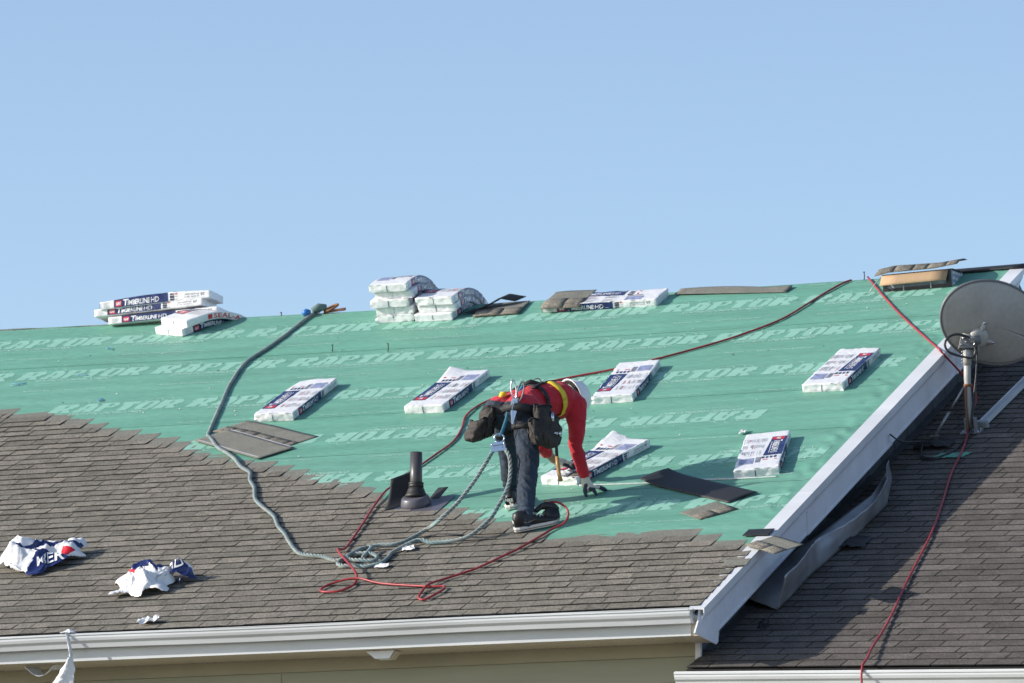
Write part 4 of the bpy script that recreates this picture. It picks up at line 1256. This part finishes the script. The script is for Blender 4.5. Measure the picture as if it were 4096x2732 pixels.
# film hanging from the gutter
m = MB()
hx = -4.735
def hang(u, v):
    z = -.02 - .42 * v
    wd = (.018 + .012 * abs(ns(v * 6, 2))) if v < .40 else .018 + .15 * ((v - .40) / .60) ** .8 * (1 + .3 * ns(v * 9, 4))
    x = hx + .035 * math.sin(v * 3) - .11 * max(0, v - .4) + (u - .5) * wd * 1.2
    y = -.145 - .01 * math.sin(u * 6) - .015 * abs(ns(u * 3, v * 9)) - (.03 * math.sin(u * 3.1) if v > .4 else 0)
    return Vector((x, y, z))
m.grid(hang, 10, 40, 0, False)
m.grid(lambda u, v: Vector((hx - .06 + .10 * u, -.03 - .12 * v, -.012 + .03 * math.sin(u * 3.1) * math.sin(v * 3.1) + .008 * ns(u * 6, v * 6))), 10, 8, 0, False)
o = m.build('hanging_wrapper', 'wrap', None, WOFF); solid(o, .0015); tag(o, 'twisted white plastic wrapper hanging down over the gutter', 'wrapper')

# soffit outlets
v1 = empty('soffit_vent', WOFF @ T(-5.05, .10, -.21), 'rounded white exhaust vent hood under the soffit beside the hanging wrapper', 'vent')
m = MB(); m.grid(lambda u, v: Vector((.24 * (u - .5) * math.cos((v) * 1.2), -.02 + .1 * v, -.075 * math.sin(math.pi * min(1, u * 1.02)) * (1 - .35 * v) - .004)), 16, 6)
o = m.build('hood', 'white_metal', v1); solid(o, .004)
for i in range(8):
    MB().tube([(.10 + .012 * i, -.02, -.004), (.105 + .012 * i, -.02, -.045 + .003 * i)], .002, 4).build('grille_bar', 'white_metal', v1)
for i in range(4):
    MB().tube([(.10, -.02, -.010 - i * .010), (.19, -.02, -.010 - i * .007)], .002, 4).build('grille_bar', 'white_metal', v1)
v2 = empty('soffit_vent', WOFF @ T(-2.40, .10, -.21), 'angular cream exhaust vent hood under the soffit', 'vent')
m = MB(); m.prism([(-.12, -.03, 0), (.10, -.03, 0), (.06, -.03, -.055), (-.05, -.03, -.055)], (0, .12, 0)); o = m.build('hood', 'white_metal', v2)
MB().prism([(.105, -.02, -.002), (.062, -.02, -.056), (.064, -.02, -.060), (.110, -.02, -.004)], (0, .10, 0)).build('damper_flap', 'soffit', v2)

# ================================================================== the roofer
import numpy as np
FD = Vector((.64, .77, 0)).normalized()      # facing, in (right, away)
RD = Vector((FD.y, -FD.x, 0))                # his right hand side
def L(x, a, z): return Vector((x, a, z))
HM = L(-.085, .30, .925)                     # pelvis
segs = []                                    # (p0, r0, p1, r1, material)
def seg(p0, r0, p1, r1, mt): segs.append((Vector(p0), r0, Vector(p1), r1, mt))
def chain(ps, mt):
    for (a, ra), (b, rb_) in zip(ps, ps[1:]): seg(a, ra, b, rb_, mt)
JE, SH, SK, GL_, GN = 0, 1, 2, 3, 4
hipR = HM + RD * .095; hipL = HM - RD * .095
ankR = L(.005, .0, .10); ankL = L(-.103, .68, .375)
kneeR = L(.022, .13, .50); kneeL = L(-.120, .55, .64)
chain([(hipR, .112), (hipR * .55 + kneeR * .45 + L(.008, .01, 0), .094), (kneeR, .074), (kneeR * .5 + ankR * .5 + L(-.012, 0, 0), .069), (ankR + L(0, 0, .06), .060), (ankR, .066)], JE)
chain([(hipL, .108), (hipL * .55 + kneeL * .45, .088), (kneeL, .070), (kneeL * .5 + ankL * .5, .064), (ankL + L(0, 0, .06), .057), (ankL, .062)], JE)
seg(hipR - FD * .05 + L(0, 0, .02), .118, hipR + FD * .02 + L(0, 0, .03), .112, JE)
seg(hipL - FD * .05 + L(0, 0, .02), .118, hipL + FD * .02 + L(0, 0, .03), .112, JE)
seg(hipR, .11, hipL, .11, JE)
wai = L(.03, .44, 1.035); che = L(.185, .605, 1.075); shm = L(.245, .675, 1.060)
seg(HM + FD * .05 + L(0, 0, .05) + RD * .05, .118, wai + RD * .045, .122, SH)
seg(HM + FD * .05 + L(0, 0, .05) - RD * .05, .118, wai - RD * .045, .122, SH)
for sg in (1, -1):
    seg(wai + RD * .05 * sg, .122, che + RD * .078 * sg, .135, SH)
    seg(che + RD * .078 * sg, .135, shm + RD * .09 * sg, .112, SH)
seg(che + RD * .07 - L(0, 0, .02), .132, che - RD * .07 - L(0, 0, .02), .132, SH)
shR = shm + RD * .165 + L(.0, .0, -.035); shL = shm - RD * .165 + L(0, 0, -.02)
seg(shm + RD * .06, .095, shR, .078, SH); seg(shm - RD * .06, .095, shL, .076, SH)
elR = L(.375, .60, .735); wrR = L(.440, .655, .505)
chain([(shR, .086), (shR * .5 + elR * .5 + L(.01, 0, 0), .066), (elR, .052), (elR * .5 + wrR * .5, .047), (wrR + (elR - wrR) * .08, .040)], SH)
elL = L(.115, .90, .775); wrL = L(.222, 1.05, .680)
chain([(shL, .076), (shL * .5 + elL * .5, .060), (elL, .052), (elL * .6 + wrL * .4, .046)], SH)
chain([(elL * .7 + wrL * .3, .036), (wrL, .029)], SK)
nk0 = shm + FD * .03 + L(0, 0, .03); hdc = L(.328, .805, 1.098)
chain([(nk0, .062), (nk0 * .5 + hdc * .5, .056), (hdc, .07)], SK)
# head: long axis along the bent neck, face turned down
hax = (hdc - nk0).normalized()
fdn = (Vector((0, 0, -1)) - hax * hax.dot(Vector((0, 0, -1)))).normalized()
hsd = hax.cross(fdn)
seg(hdc - hax * .01, .078, hdc + hax * .065, .092, SK)
seg(hdc + fdn * .02 - hax * .03, .060, hdc + fdn * .035 + hax * .02, .066, SK)
seg(hdc + fdn * .055 - hax * .055, .030, hdc + fdn * .05 - hax * .03, .042, SK)            # chin
seg(hdc + fdn * .092 + hax * .018, .010, hdc + fdn * .104 - hax * .010, .015, SK)          # nose
seg(hdc + fdn * .082 - hax * .034 + hsd * .018, .009, hdc + fdn * .082 - hax * .034 - hsd * .018, .009, SK)   # lips
for sg in (1, -1):
    seg(hdc + hsd * .078 * sg + hax * .018, .014, hdc + hsd * .082 * sg - hax * .020, .011, SK)  # ears
    seg(hdc + fdn * .075 + hax * .035 + hsd * .034 * sg, .014, hdc + fdn * .078 + hax * .034 + hsd * .034 * sg, .012, SK)
# right hand spread on the sheet
def rz(x, a): return .4515 * (.347 * x + .938 * a)
paR = L(.466, .672, .432)
seg(wrR + (elR - wrR) * .10, .034, wrR, .032, GL_)
chain([(wrR, .032), (L(.452, .664, .468), .037), (paR, .045)], GL_)
seg(paR + L(.015, -.02, -.01), .024, paR + L(.02, .03, -.005), .024, GL_)
tipsR = [(.600, .705), (.590, .745), (.560, .765), (.525, .640)]
for i, (x, a) in enumerate(tipsR):
    k0 = paR + L(.025 + .004 * i, -.03 + .022 * i if i < 3 else -.035, -.012)
    if i == 3: k0 = paR + L(.02, -.035, -.02)
    tip = L(x, a, rz(x, a) + .020)
    mid = k0 * .5 + tip * .5 + L(0, 0, .016)
    chain([(k0, .0175), (mid, .0155)], GL_ if i != 3 else GN)
    chain([(mid, .0155), (tip, .0130)], GN)
k0 = paR + L(-.012, -.03, .01); tip = L(.452, .640, rz(.452, .640) + .020)
chain([(k0, .019), (k0 * .45 + tip * .55 + L(-.012, 0, 0), .016), (tip, .0135)], GN)
# left hand gripping the torn bundle
paL = L(.292, 1.10, .668)
chain([(wrL, .031), (wrL * .5 + paL * .5, .034), (paL, .036)], GL_)
for i in range(4):
    k0 = paL + L(.016, -.03 + .021 * i, .004)
    kn = k0 + L(.045 - .004 * i, .012, -.004); tp = kn + L(.020, .010, -.038 + .003 * i)
    chain([(k0, .0145), (kn, .0135)], GL_); chain([(kn, .0135), (tp, .011)], GN)
k0 = paL + L(-.005, -.03, -.01)
chain([(k0, .015), (k0 + L(.04, -.012, -.02), .013), (k0 + L(.068, -.004, -.034), .011)], GN)

ROOT = frame(PO, CR, PA, Vector((0, 0, 1)))
roofer = empty('person', ROOT, 'person in red shirt, dark jeans and white hard hat bending over a bundle', 'person')
mb = MB()
def capsule(mb, p0, r0, p1, r1, n=14):
    d = p1 - p0
    ln = d.length
    z = d / ln if ln > 1e-5 else Vector((0, 0, 1))
    x = z.orthogonal().normalized(); y = z.cross(x)
    prof = []
    for k in range(1, 6): a = -math.pi / 2 + k * math.pi / 10; prof.append((r0 * math.cos(a), r0 * math.sin(a)))
    for k in range(0, 5): a = k * math.pi / 10; prof.append((r1 * math.cos(a), ln + r1 * math.sin(a)))
    mb.lathe(prof, n, 0, frame(p0, x, y, z))
for (p0, r0, p1, r1, mt) in segs: capsule(mb, p0, r0, p1, r1)
tmp = mb.build('tmp', 'skin')
rm = tmp.modifiers.new('r', 'REMESH'); rm.mode = 'VOXEL'; rm.voxel_size = .0058
smo = tmp.modifiers.new('s', 'SMOOTH'); smo.factor = .5; smo.iterations = 5
dg = bpy.context.evaluated_depsgraph_get()
bme = bpy.data.meshes.new_from_object(tmp.evaluated_get(dg))
bpy.data.objects.remove(tmp)
nv = len(bme.vertices)
co = np.empty(nv * 3); bme.vertices.foreach_get('co', co); co = co.reshape(-1, 3)
nr = np.empty(nv * 3); bme.vertices.foreach_get('normal', nr); nr = nr.reshape(-1, 3)
best = np.full(nv, 9.0); vm_ = np.zeros(nv, int)
for (p0, r0, p1, r1, mt) in segs:
    a = np.array(p0); d = np.array(p1) - a; l2_ = max(d @ d, 1e-9)
    t = np.clip(((co - a) @ d) / l2_, 0, 1)
    ds = np.linalg.norm(co - (a + t[:, None] * d), axis=1) - (r0 + (r1 - r0) * t)
    sel = ds < best
    best[sel] = ds[sel]; vm_[sel] = mt
# waistline: trousers below the belt plane, shirt above
pdir = np.array((wai - HM).normalized()); bp_ = np.array(HM + (wai - HM) * .28)
tor = (vm_ == SH) | (vm_ == JE)
lim = .985 - .2 * (co[:, 0] + .085)
hipz = (co[:, 1] < .50) & (co[:, 0] < .16)
vm_[(vm_ == JE) & (co[:, 2] > lim) & hipz] = SH
vm_[(vm_ == SH) & (co[:, 2] < lim) & hipz & (co[:, 2] > .80)] = JE
# cloth folds
disp = np.zeros(nv)
for i in range(nv):
    if vm_[i] == JE:
        x, y, z = co[i]
        f1 = ns(x * 9 + y * 5, z * 13 + x * 10, y * 7); f2 = ns(x * 22, z * 34 + x * 16, y * 20)
        disp[i] = .0075 * (1 - 2 * abs(f1)) + .004 * (1 - 2 * abs(f2)) - .004
        if z < .2 + .45 * max(0, y - .3) * 2: disp[i] += .004 * math.sin(z * 160)
    elif vm_[i] == SH:
        x, y, z = co[i]
        f1 = ns(x * 8 + z * 6, y * 8, z * 9 + 4); f2 = ns(x * 20 + z * 9, y * 20, z * 16)
        disp[i] = .008 * (1 - 2 * abs(f1)) + .003 * (1 - 2 * abs(f2)) - .004
co2 = co + nr * disp[:, None]
bme.vertices.foreach_set('co', co2.ravel())
bme.materials.clear()
for q in ('jeans', 'shirt', 'skin', 'glove', 'glove_navy'): bme.materials.append(MATS[q])
npoly = len(bme.polygons)
mi = np.zeros(npoly, int)
for p_ in bme.polygons:
    vs = [vm_[k] for k in p_.vertices]
    mi[p_.index] = max(set(vs), key=vs.count)
bme.polygons.foreach_set('material_index', mi)
bme.polygons.foreach_set('use_smooth', np.ones(npoly, bool))
bme.name = 'body'; bme.update()
body = place('body', bme, roofer)
bvh = BVHTree.FromPolygons([Vector(c) for c in co2], [tuple(p.vertices) for p in bme.polygons])

def ribbon(pts, wd, mat, name, parent, off=.006, th=.004, nrm=None):
    """webbing laid over the body along points that were found on its surface"""
    m = MB(); n = len(pts); v = []
    P_ = [p for p, _ in pts]
    for i, (p, nn) in enumerate(pts):
        d = (P_[min(i + 1, n - 1)] - P_[max(i - 1, 0)]).normalized()
        w_ = d.cross(nn).normalized() * wd * .5
        for k in (-1, 0, 1):
            v.append(p + w_ * k + nn * (off - .004 * abs(k)))
    f = [(i * 3 + k, i * 3 + k + 1, (i + 1) * 3 + k + 1, (i + 1) * 3 + k) for i in range(n - 1) for k in range(2)]
    m.add(v, f, 0, True)
    o = m.build(name, mat, parent); solid(o, th, 0)
    return o
def ring(c, ux, uy, n=40, a0=0, a1=360, far=None):
    out = []
    for i in range(n + 1):
        a = rad(a0 + (a1 - a0) * i / n)
        d = ux * math.cos(a) + uy * math.sin(a)
        hit = bvh.ray_cast(c, d) if far is None else bvh.ray_cast(c + d * far, -d)
        if hit[0]: out.append((hit[0], d))
    return out
# axes of the trunk
tv = (che - HM).normalized(); tu = RD.cross(tv) * -1
if tu.z < 0: tu = -tu
belt_c = HM + L(0, 0, -.005)
bd_ = (tv * .18 + Vector((0, 0, 1)) * .9).normalized()
bux = RD.copy(); buy = bd_.cross(bux).normalized()
belt = ribbon(ring(belt_c, bux, buy, 56), .062, 'webbing', 'tool_belt', roofer, .012, .006)
ribbon(ring(wai, RD, tu, 44), .045, 'webbing', 'harness_waist_strap', roofer, .008)
ribbon(ring(che - tv * .075, RD, tu, 44), .056, 'hivis', 'harness_chest_strap', roofer, .008)
for sg in (1, -1):
    pts = []
    for i in range(15):
        q = i / 14
        c = (HM + tv * .10) * (1 - q) + (shm + tv * .04) * q + RD * sg * (.10 - .075 * q if q < .75 else .045 + .2 * (q - .75))
        hit = bvh.ray_cast(c + Vector((0, 0, .6)), Vector((0, 0, -1)))
        if hit[0]: pts.append((hit[0], tu))
    ribbon(pts, .042, 'webbing', 'harness_back_strap', roofer, .010)
# red and black pad over the lower back, leg straps
for sg, a0 in ((1, 0), (-1, 0)):
    hc = hipR if sg > 0 else hipL; kc = kneeR if sg > 0 else kneeL
    d = (kc - hc).normalized(); c = hc + d * .13
    x_ = RD.copy(); y_ = d.cross(x_).normalized()
    ribbon(ring(c, x_, y_, 30, far=.16), .04, 'webbing', 'harness_leg_strap', roofer, .007)
# buckle block and D-ring on the back
dor = bvh.ray_cast(wai + tv * .02 + Vector((0, 0, .6)), Vector((0, 0, -1)))[0]
MB().tube([dor + L(-.05, -.02, .012), dor + L(.0, 0, .03), dor + L(.06, .02, .018), dor + L(.11, .04, .01)], [.018, .026, .020, .012], 8).build('dorsal_pad', 'webbing', roofer)
m = MB(); m.tube([dor + L(.045 + .028 * math.cos(a), .01, .040 + .022 * math.sin(a)) for a in [i * math.pi / 8 for i in range(17)]], .005, 6); m.build('dorsal_ring', 'dish_rim', roofer)
yp = bvh.find_nearest(L(-.155, .28, 1.07))[0]
m = MB(); m.tube([yp + L(-.03, 0, -.02), yp + L(-.01, 0, .015), yp + L(.02, .0, .022)], [.018, .026, .018], 8); m.build('yellow_pad', 'hivis', roofer)
# pouches: a sagging bag with a flared open mouth
def pouch(c, ux, wd, ht, dp, lean, seed, name='pouch'):
    """c: top middle, ux: along the belt (unit, local), outward = ux x z"""
    uz = Vector((0, 0, 1)); oy = uz.cross(ux).normalized() * -1
    rr = random.Random(seed); ox = rr.uniform(0, 50)
    m = MB(); nu, nv_ = 28, 14
    def fn(u, v):
        a = 2 * math.pi * u
        k = 1 + .12 * math.sin(v * 3.1)
        wv = wd * (.5 * (1.02 - .22 * v)) * k; dv = dp * (.5 * (.62 + .50 * math.sin(min(1, v * 1.15) * 2.2)))
        e = 1.0 if v < .85 else math.sqrt(max(0.02, 1 - ((v - .85) / .15) ** 2))
        p = ux * (wv * e * math.copysign(abs(math.cos(a)) ** .7, math.cos(a))) + oy * (dv * e * math.copysign(abs(math.sin(a)) ** .8, math.sin(a)) + dp * .45 + .03 * v)
        p += ux * lean * v
        p -= uz * ht * v
        cu_ = math.cos(a), math.sin(a)
        p += oy * (.022 * ns(cu_[0] * 2 + ox, cu_[1] * 2, v * 5)) + ux * (.018 * ns(cu_[0] * 2, cu_[1] * 2 + ox, v * 4)) + oy * .008 * ns(cu_[0] * 6 + ox, cu_[1] * 6, v * 12)
        if v == 0: p += uz * .012 * math.sin(a * 2 + ox)
        return c + p
    m.grid(fn, nu, nv_)
    bt = m.build(name, 'leather', belt); solid(bt, .005)
    MB().tube([fn(i / 28, 0) + uz * .002 for i in range(29)], .006, 5, cap=False).build('rim', 'webbing', bt)
    MB().grid(lambda u, v: fn(.55 + .40 * u, .30 + .55 * v) - oy * 0 + (oy if math.sin(2 * math.pi * (.55 + .4 * u)) > 0 else -oy) * (.012 + .012 * (1 - v)), 8, 6).build('outer_pocket', 'leather', bt)
    return bt
def on(p): return bvh.find_nearest(Vector(p))[0]
rx = CR.copy()
ux1 = Vector((.80, .60, 0)).normalized()
pouch(L(.100, .16, .955), ux1, .15, .30, .10, -.005, 3)
pouch(L(.150, .20, .870), ux1, .15, .23, .12, -.03, 4)
pouch(L(.045, .08, .840), ux1, .10, .19, .07, .02, 9, 'pouch')
ux2 = Vector((.55, -.83, 0)).normalized()
pouch(L(-.245, .27, .955), ux2, .14, .22, .08, .0, 5)
pouch(L(-.305, .26, .865), ux2, .17, .16, .11, -.02, 6)
MB().tube([L(.195, .12, .91), L(.20, .11, .84)], .014, 10).build('marker_tube', 'steel', belt)
# hard hat
ht_ = (hax * .55 + CR * 0).normalized()
hcen = hdc + hax * .045 - fdn * .020
hz_ = (hax * .80 + Vector((.45, -.05, .28))).normalized()        # crown direction
hx_ = (fdn - hz_ * fdn.dot(hz_)).normalized(); hy_ = hz_.cross(hx_)
prof = [(.146, -.012), (.134, -.006), (.131, .02), (.126, .05), (.112, .088), (.086, .118), (.050, .136), (.0, .142)]
m = MB()
nseg = 36; v = []
for (r, z) in prof:
    for k in range(nseg):
        a = 2 * math.pi * k / nseg
        rx_ = r * (1.06 if abs(math.cos(a)) > 0 else 1); br = 1.0 + (.20 * max(0, math.cos(a)) ** 2 if z < -.008 else 0)
        v.append(hx_ * (r * 1.07 * br * math.cos(a)) + hy_ * (r * .93 * math.sin(a)) + hz_ * z)
f = [(i * nseg + k, i * nseg + (k + 1) % nseg, (i + 1) * nseg + (k + 1) % nseg, (i + 1) * nseg + k) for i in range(len(prof) - 1) for k in range(nseg)]
m.add([hcen + q for q in v], f, 0, True)
hat = m.build('hard_hat', 'helmet', roofer); solid(hat, .004)
for an in (-25, 0, 25):
    pts = []
    for i in range(9):
        a = rad(-60 + 15 * i)
        pts.append(hcen + hx_ * (.132 * math.sin(a) * 1.05) + hz_ * (.136 * math.cos(a) + .004) + hy_ * an * .0016)
    MB().tube(pts, .0045, 6).build('crown_ridge', 'helmet', hat)
m = MB(); m.tube([hcen + hx_ * .112 * math.cos(a) + hy_ * .098 * math.sin(a) + hz_ * -.020 for a in [i * math.pi / 14 for i in range(29)]], .011, 6, cap=False); m.build('suspension_band', 'black_plastic', hat)
MB().tube([hcen - hx_ * .10 - hz_ * .02, hcen - hx_ * .118 - hz_ * .045, hcen - hx_ * .10 - hz_ * .05], .016, 8).build('ratchet_knob', 'black_plastic', hat)
# hair at the nape
m = MB(); m.lathe([(.0, -.03), (.05, -.035), (.080, -.01), (.094, .03), (.097, .06), (.08, .10)], 20, 0, frame(hdc - fdn * .012, hsd, fdn, hax), cap=False)
m.build('hair', 'hair', roofer)
# print between the shoulders
tx = MB()
for (bd, wd, ht, o_) in (('ROOFING', .13, .020, .03), ('&', .03, .03, .0), ('REPAIRS', .12, .018, -.03)):
    pass
# shoes
def shoe(mw, nm):
    sh = MB()
    st = [(-.035, .030, .0, .085), (-.03, .036, .0, .118), (.0, .040, 0, .128), (.045, .042, 0, .125), (.08, .042, 0, .105), (.12, .043, 0, .085), (.17, .047, 0, .068), (.22, .048, 0, .056), (.255, .040, 0, .046), (.275, .020, 0, .034)]
    v = []; n = 14
    for (x, hw, z0, z1) in st:
        for k in range(n):
            a = 2 * math.pi * k / n
            cy, cz = math.cos(a), math.sin(a)
            y = hw * math.copysign(abs(cy) ** .75, cy) * (1 - .12 * max(0, cz))
            z = .022 + (z1 - .022) * (.5 + .5 * math.copysign(abs(cz) ** .8, cz))
            v.append((x, y, z))
    f = [(i * n + k, i * n + (k + 1) % n, (i + 1) * n + (k + 1) % n, (i + 1) * n + k) for i in range(len(st) - 1) for k in range(n)]
    f += [tuple(range(n)), tuple((len(st) - 1) * n + k for k in range(n - 1, -1, -1))]
    sh.add(v, f, 0, True)
    o = sh.build('shoe', 'shoe', roofer, mw, True)
    so_ = MB()
    out = [(-.045, 0), (-.038, .030), (-.01, .043), (.08, .045), (.17, .052), (.23, .050), (.268, .030), (.284, 0), (.268, -.030), (.23, -.050), (.17, -.052), (.08, -.045), (-.01, -.043), (-.038, -.030)]
    so_.prism([(x, y, 0) for x, y in out], (0, 0, .030))
    s2 = so_.build('sole', 'sole', o); bevel(s2, .006)
    MB().prism([(x * 1.002, y * 1.02, .010) for x, y in out], (0, 0, .004)).build('sole_line', 'shoe', o)
    for i in range(5):
        x = .085 + .022 * i; z = .108 - .011 * i
        MB().tube([(x, -.026, z - .006), (x + .004, 0, z + .006), (x, .026, z - .006)], .0035, 5).build('lace', 'sole', o)
    t_ = MB(); vv, ff = text_w('NIKE', .050, .020, 0, .03)
    t_.add([(-.0405 + .0 * a[0], .025 - a[0], .055 + a[1]) for a in vv], ff); t_.build('heel_lettering', 'white_ink', o)
    t_ = MB(); t_.add([(.02, -.0435, .060), (.05, -.0455, .048), (.12, -.0475, .066), (.055, -.046, .060), (.035, -.045, .064)], [(0, 1, 4), (1, 2, 3), (1, 3, 4)]); t_.build('side_swoosh', 'dish_rim', o)
    return o
shoe(roofM(-2.004, 2.014, .020, rad(34)) @ Matrix.Diagonal((1.06, 1.12, 1.16, 1)), 'near')
shoe(roofM(-2.285, 2.650, .012, rad(98)) @ Matrix.Diagonal((1.06, 1.12, 1.16, 1)), 'far')
# ---------------------------------------------------------------- what he carries
ham = empty('claw_hammer', ROOT @ T(.235, .10, .60), 'claw hammer with wooden handle hanging from the belt loop', 'hammer')
MB().tube([(-.012, 0, .13), (-.008, 0, .06), (-.004, 0, -.02)], [.011, .012, .012], 10).build('dark_shaft', 'black_plastic', ham)
MB().tube([(-.004, 0, -.02), (.004, 0, -.09), (.014, 0, -.16), (.024, 0, -.20), (.025, 0, -.206)], [.013, .0155, .014, .018, .010], 10).build('handle', 'wood_handle', ham)
m = MB(); m.tube([(-.035, .0, .150), (-.012, 0, .152), (.014, 0, .148)], [.007, .014, .012], 10); m.tube([(.014, 0, .148), (.028, -.004, .146)], .0185, 14); m.build('head', 'steel', ham)
snp = empty('tin_snips', ROOT @ T(-.075, .10, 1.0), 'steel tin snips with loop handles tucked in the back belt', 'snips')
def loopy(cx, cz, w_, h_, rot):
    return [Vector((cx + w_ * math.cos(a) * math.cos(rot) - h_ * math.sin(a) * math.sin(rot), .0, cz + w_ * math.cos(a) * math.sin(rot) + h_ * math.sin(a) * math.cos(rot))) for a in [i * math.pi / 10 for i in range(21)]]
MB().tube(loopy(-.012, .075, .019, .070, .10), .0065, 6, cap=False).build('handle_loop', 'steel', snp)
MB().tube([q + Vector((0, -.012, 0)) for q in loopy(.038, .060, .022, .075, -.22)], .0065, 6, cap=False).build('handle_loop', 'dish_rim', snp)
m = MB(); m.prism([(-.030, -.016, .0), (.022, -.016, .012), (.018, -.016, -.060), (-.018, -.016, -.185), (-.028, -.016, -.18), (-.036, -.016, -.06)], (0, .010, 0)); m.build('blade', 'steel', snp)
m = MB(); m.prism([(-.010, -.024, .0), (.020, -.024, -.02), (-.004, -.024, -.12), (-.022, -.024, -.18), (-.026, -.024, -.06)], (0, .007, 0)); m.build('blade', 'aluminium', snp)
MB().tube([(-.006, -.028, -.03), (-.006, -.012, -.03)], .009, 8).build('pivot', 'dish_rim', snp)
lan = [dor + L(-.06, -.06, .0), L(-.115, .155, .96), L(-.135, .13, .88), L(-.160, .135, .80), L(-.185, .15, .735)]
lp = spline(lan, .02)
m = MB(); v = []
for i, p in enumerate(lp): v += [p - CR * .013, p + CR * .013]
m.add(v, [(2 * i, 2 * i + 1, 2 * i + 3, 2 * i + 2) for i in range(len(lp) - 1)], 0, True)
o = m.build('lanyard', 'lanyard', None, ROOT); solid(o, .004, 0); tag(o, 'blue webbing lanyard hanging from the harness to the rope grab', 'lanyard')
gr = empty('rope_grab', ROOT @ T(-.20, .15, .655), 'bluish metal rope grab with ring clipped below the lanyard', 'rope grab')
m = MB(); m.tube([(.008 + .036 * math.cos(a), 0, .068 + .032 * math.sin(a)) for a in [i * math.pi / 12 for i in range(25)]], .0075, 8, cap=False); m.build('ring', 'aluminium', gr)
rg = Matrix.Rotation(rad(-8), 4, 'Y')
m = MB(); m.box(-.056, -.02, -.030, -.036, .02, .034); m.box(.036, -.02, -.030, .052, .02, .034); m.box(-.036, -.02, .016, .036, .02, .034); m.box(-.036, -.02, -.030, .036, .02, -.012)
m.build('frame', 'aluminium', gr, rg)
MB().box(-.034, .0, -.012, .034, .012, .016).build('back_plate', 'aluminium', gr, rg)
for x in (-.046, .044): MB().tube([(x, -.026, .02), (x, -.018, .02)], .006, 6).build('rivet', 'steel', gr, rg)
# nail gun standing by the near shoe
gm = frame(PB(.165, .06, .095), (CR * .9 + PA * .4).normalized(), (PA * .9 - CR * .4).normalized(), Vector((0, 0, 1)))
gun = empty('nail_gun', gm, 'black pneumatic nail gun with round drum standing by the shoe', 'nail gun')
MB().lathe([(.0, -.05), (.052, -.048), (.057, -.03), (.057, .03), (.050, .048), (.0, .05)], 22, 0, T(.02, 0, .045) @ Matrix.Rotation(rad(78), 4, 'X')).build('magazine_drum', 'rubber', gun)
MB().tube([(-.06, 0, .10), (-.02, 0, .115), (.045, 0, .10), (.075, 0, .085)], [.022, .030, .034, .026], 12).build('motor_body', 'black_plastic', gun)
MB().tube([(-.105, -.01, .065), (-.06, 0, .10), (-.01, 0, .11)], [.020, .020, .022], 10).build('grip', 'rubber', gun)
MB().tube([(.07, 0, .085), (.085, 0, .04), (.075, 0, .0)], [.018, .016, .010], 8).build('nose', 'dish_rim', gun)
MB().tube([(-.01, 0, .125), (-.02, .0, .155)], .012, 8).build('air_fitting', 'brass', gun)
m = MB(); m.tube([(.06, -.02, .10), (.07, -.03, .07), (.06, -.03, .04)], .006, 6); m.build('guard', 'black_plastic', gun)
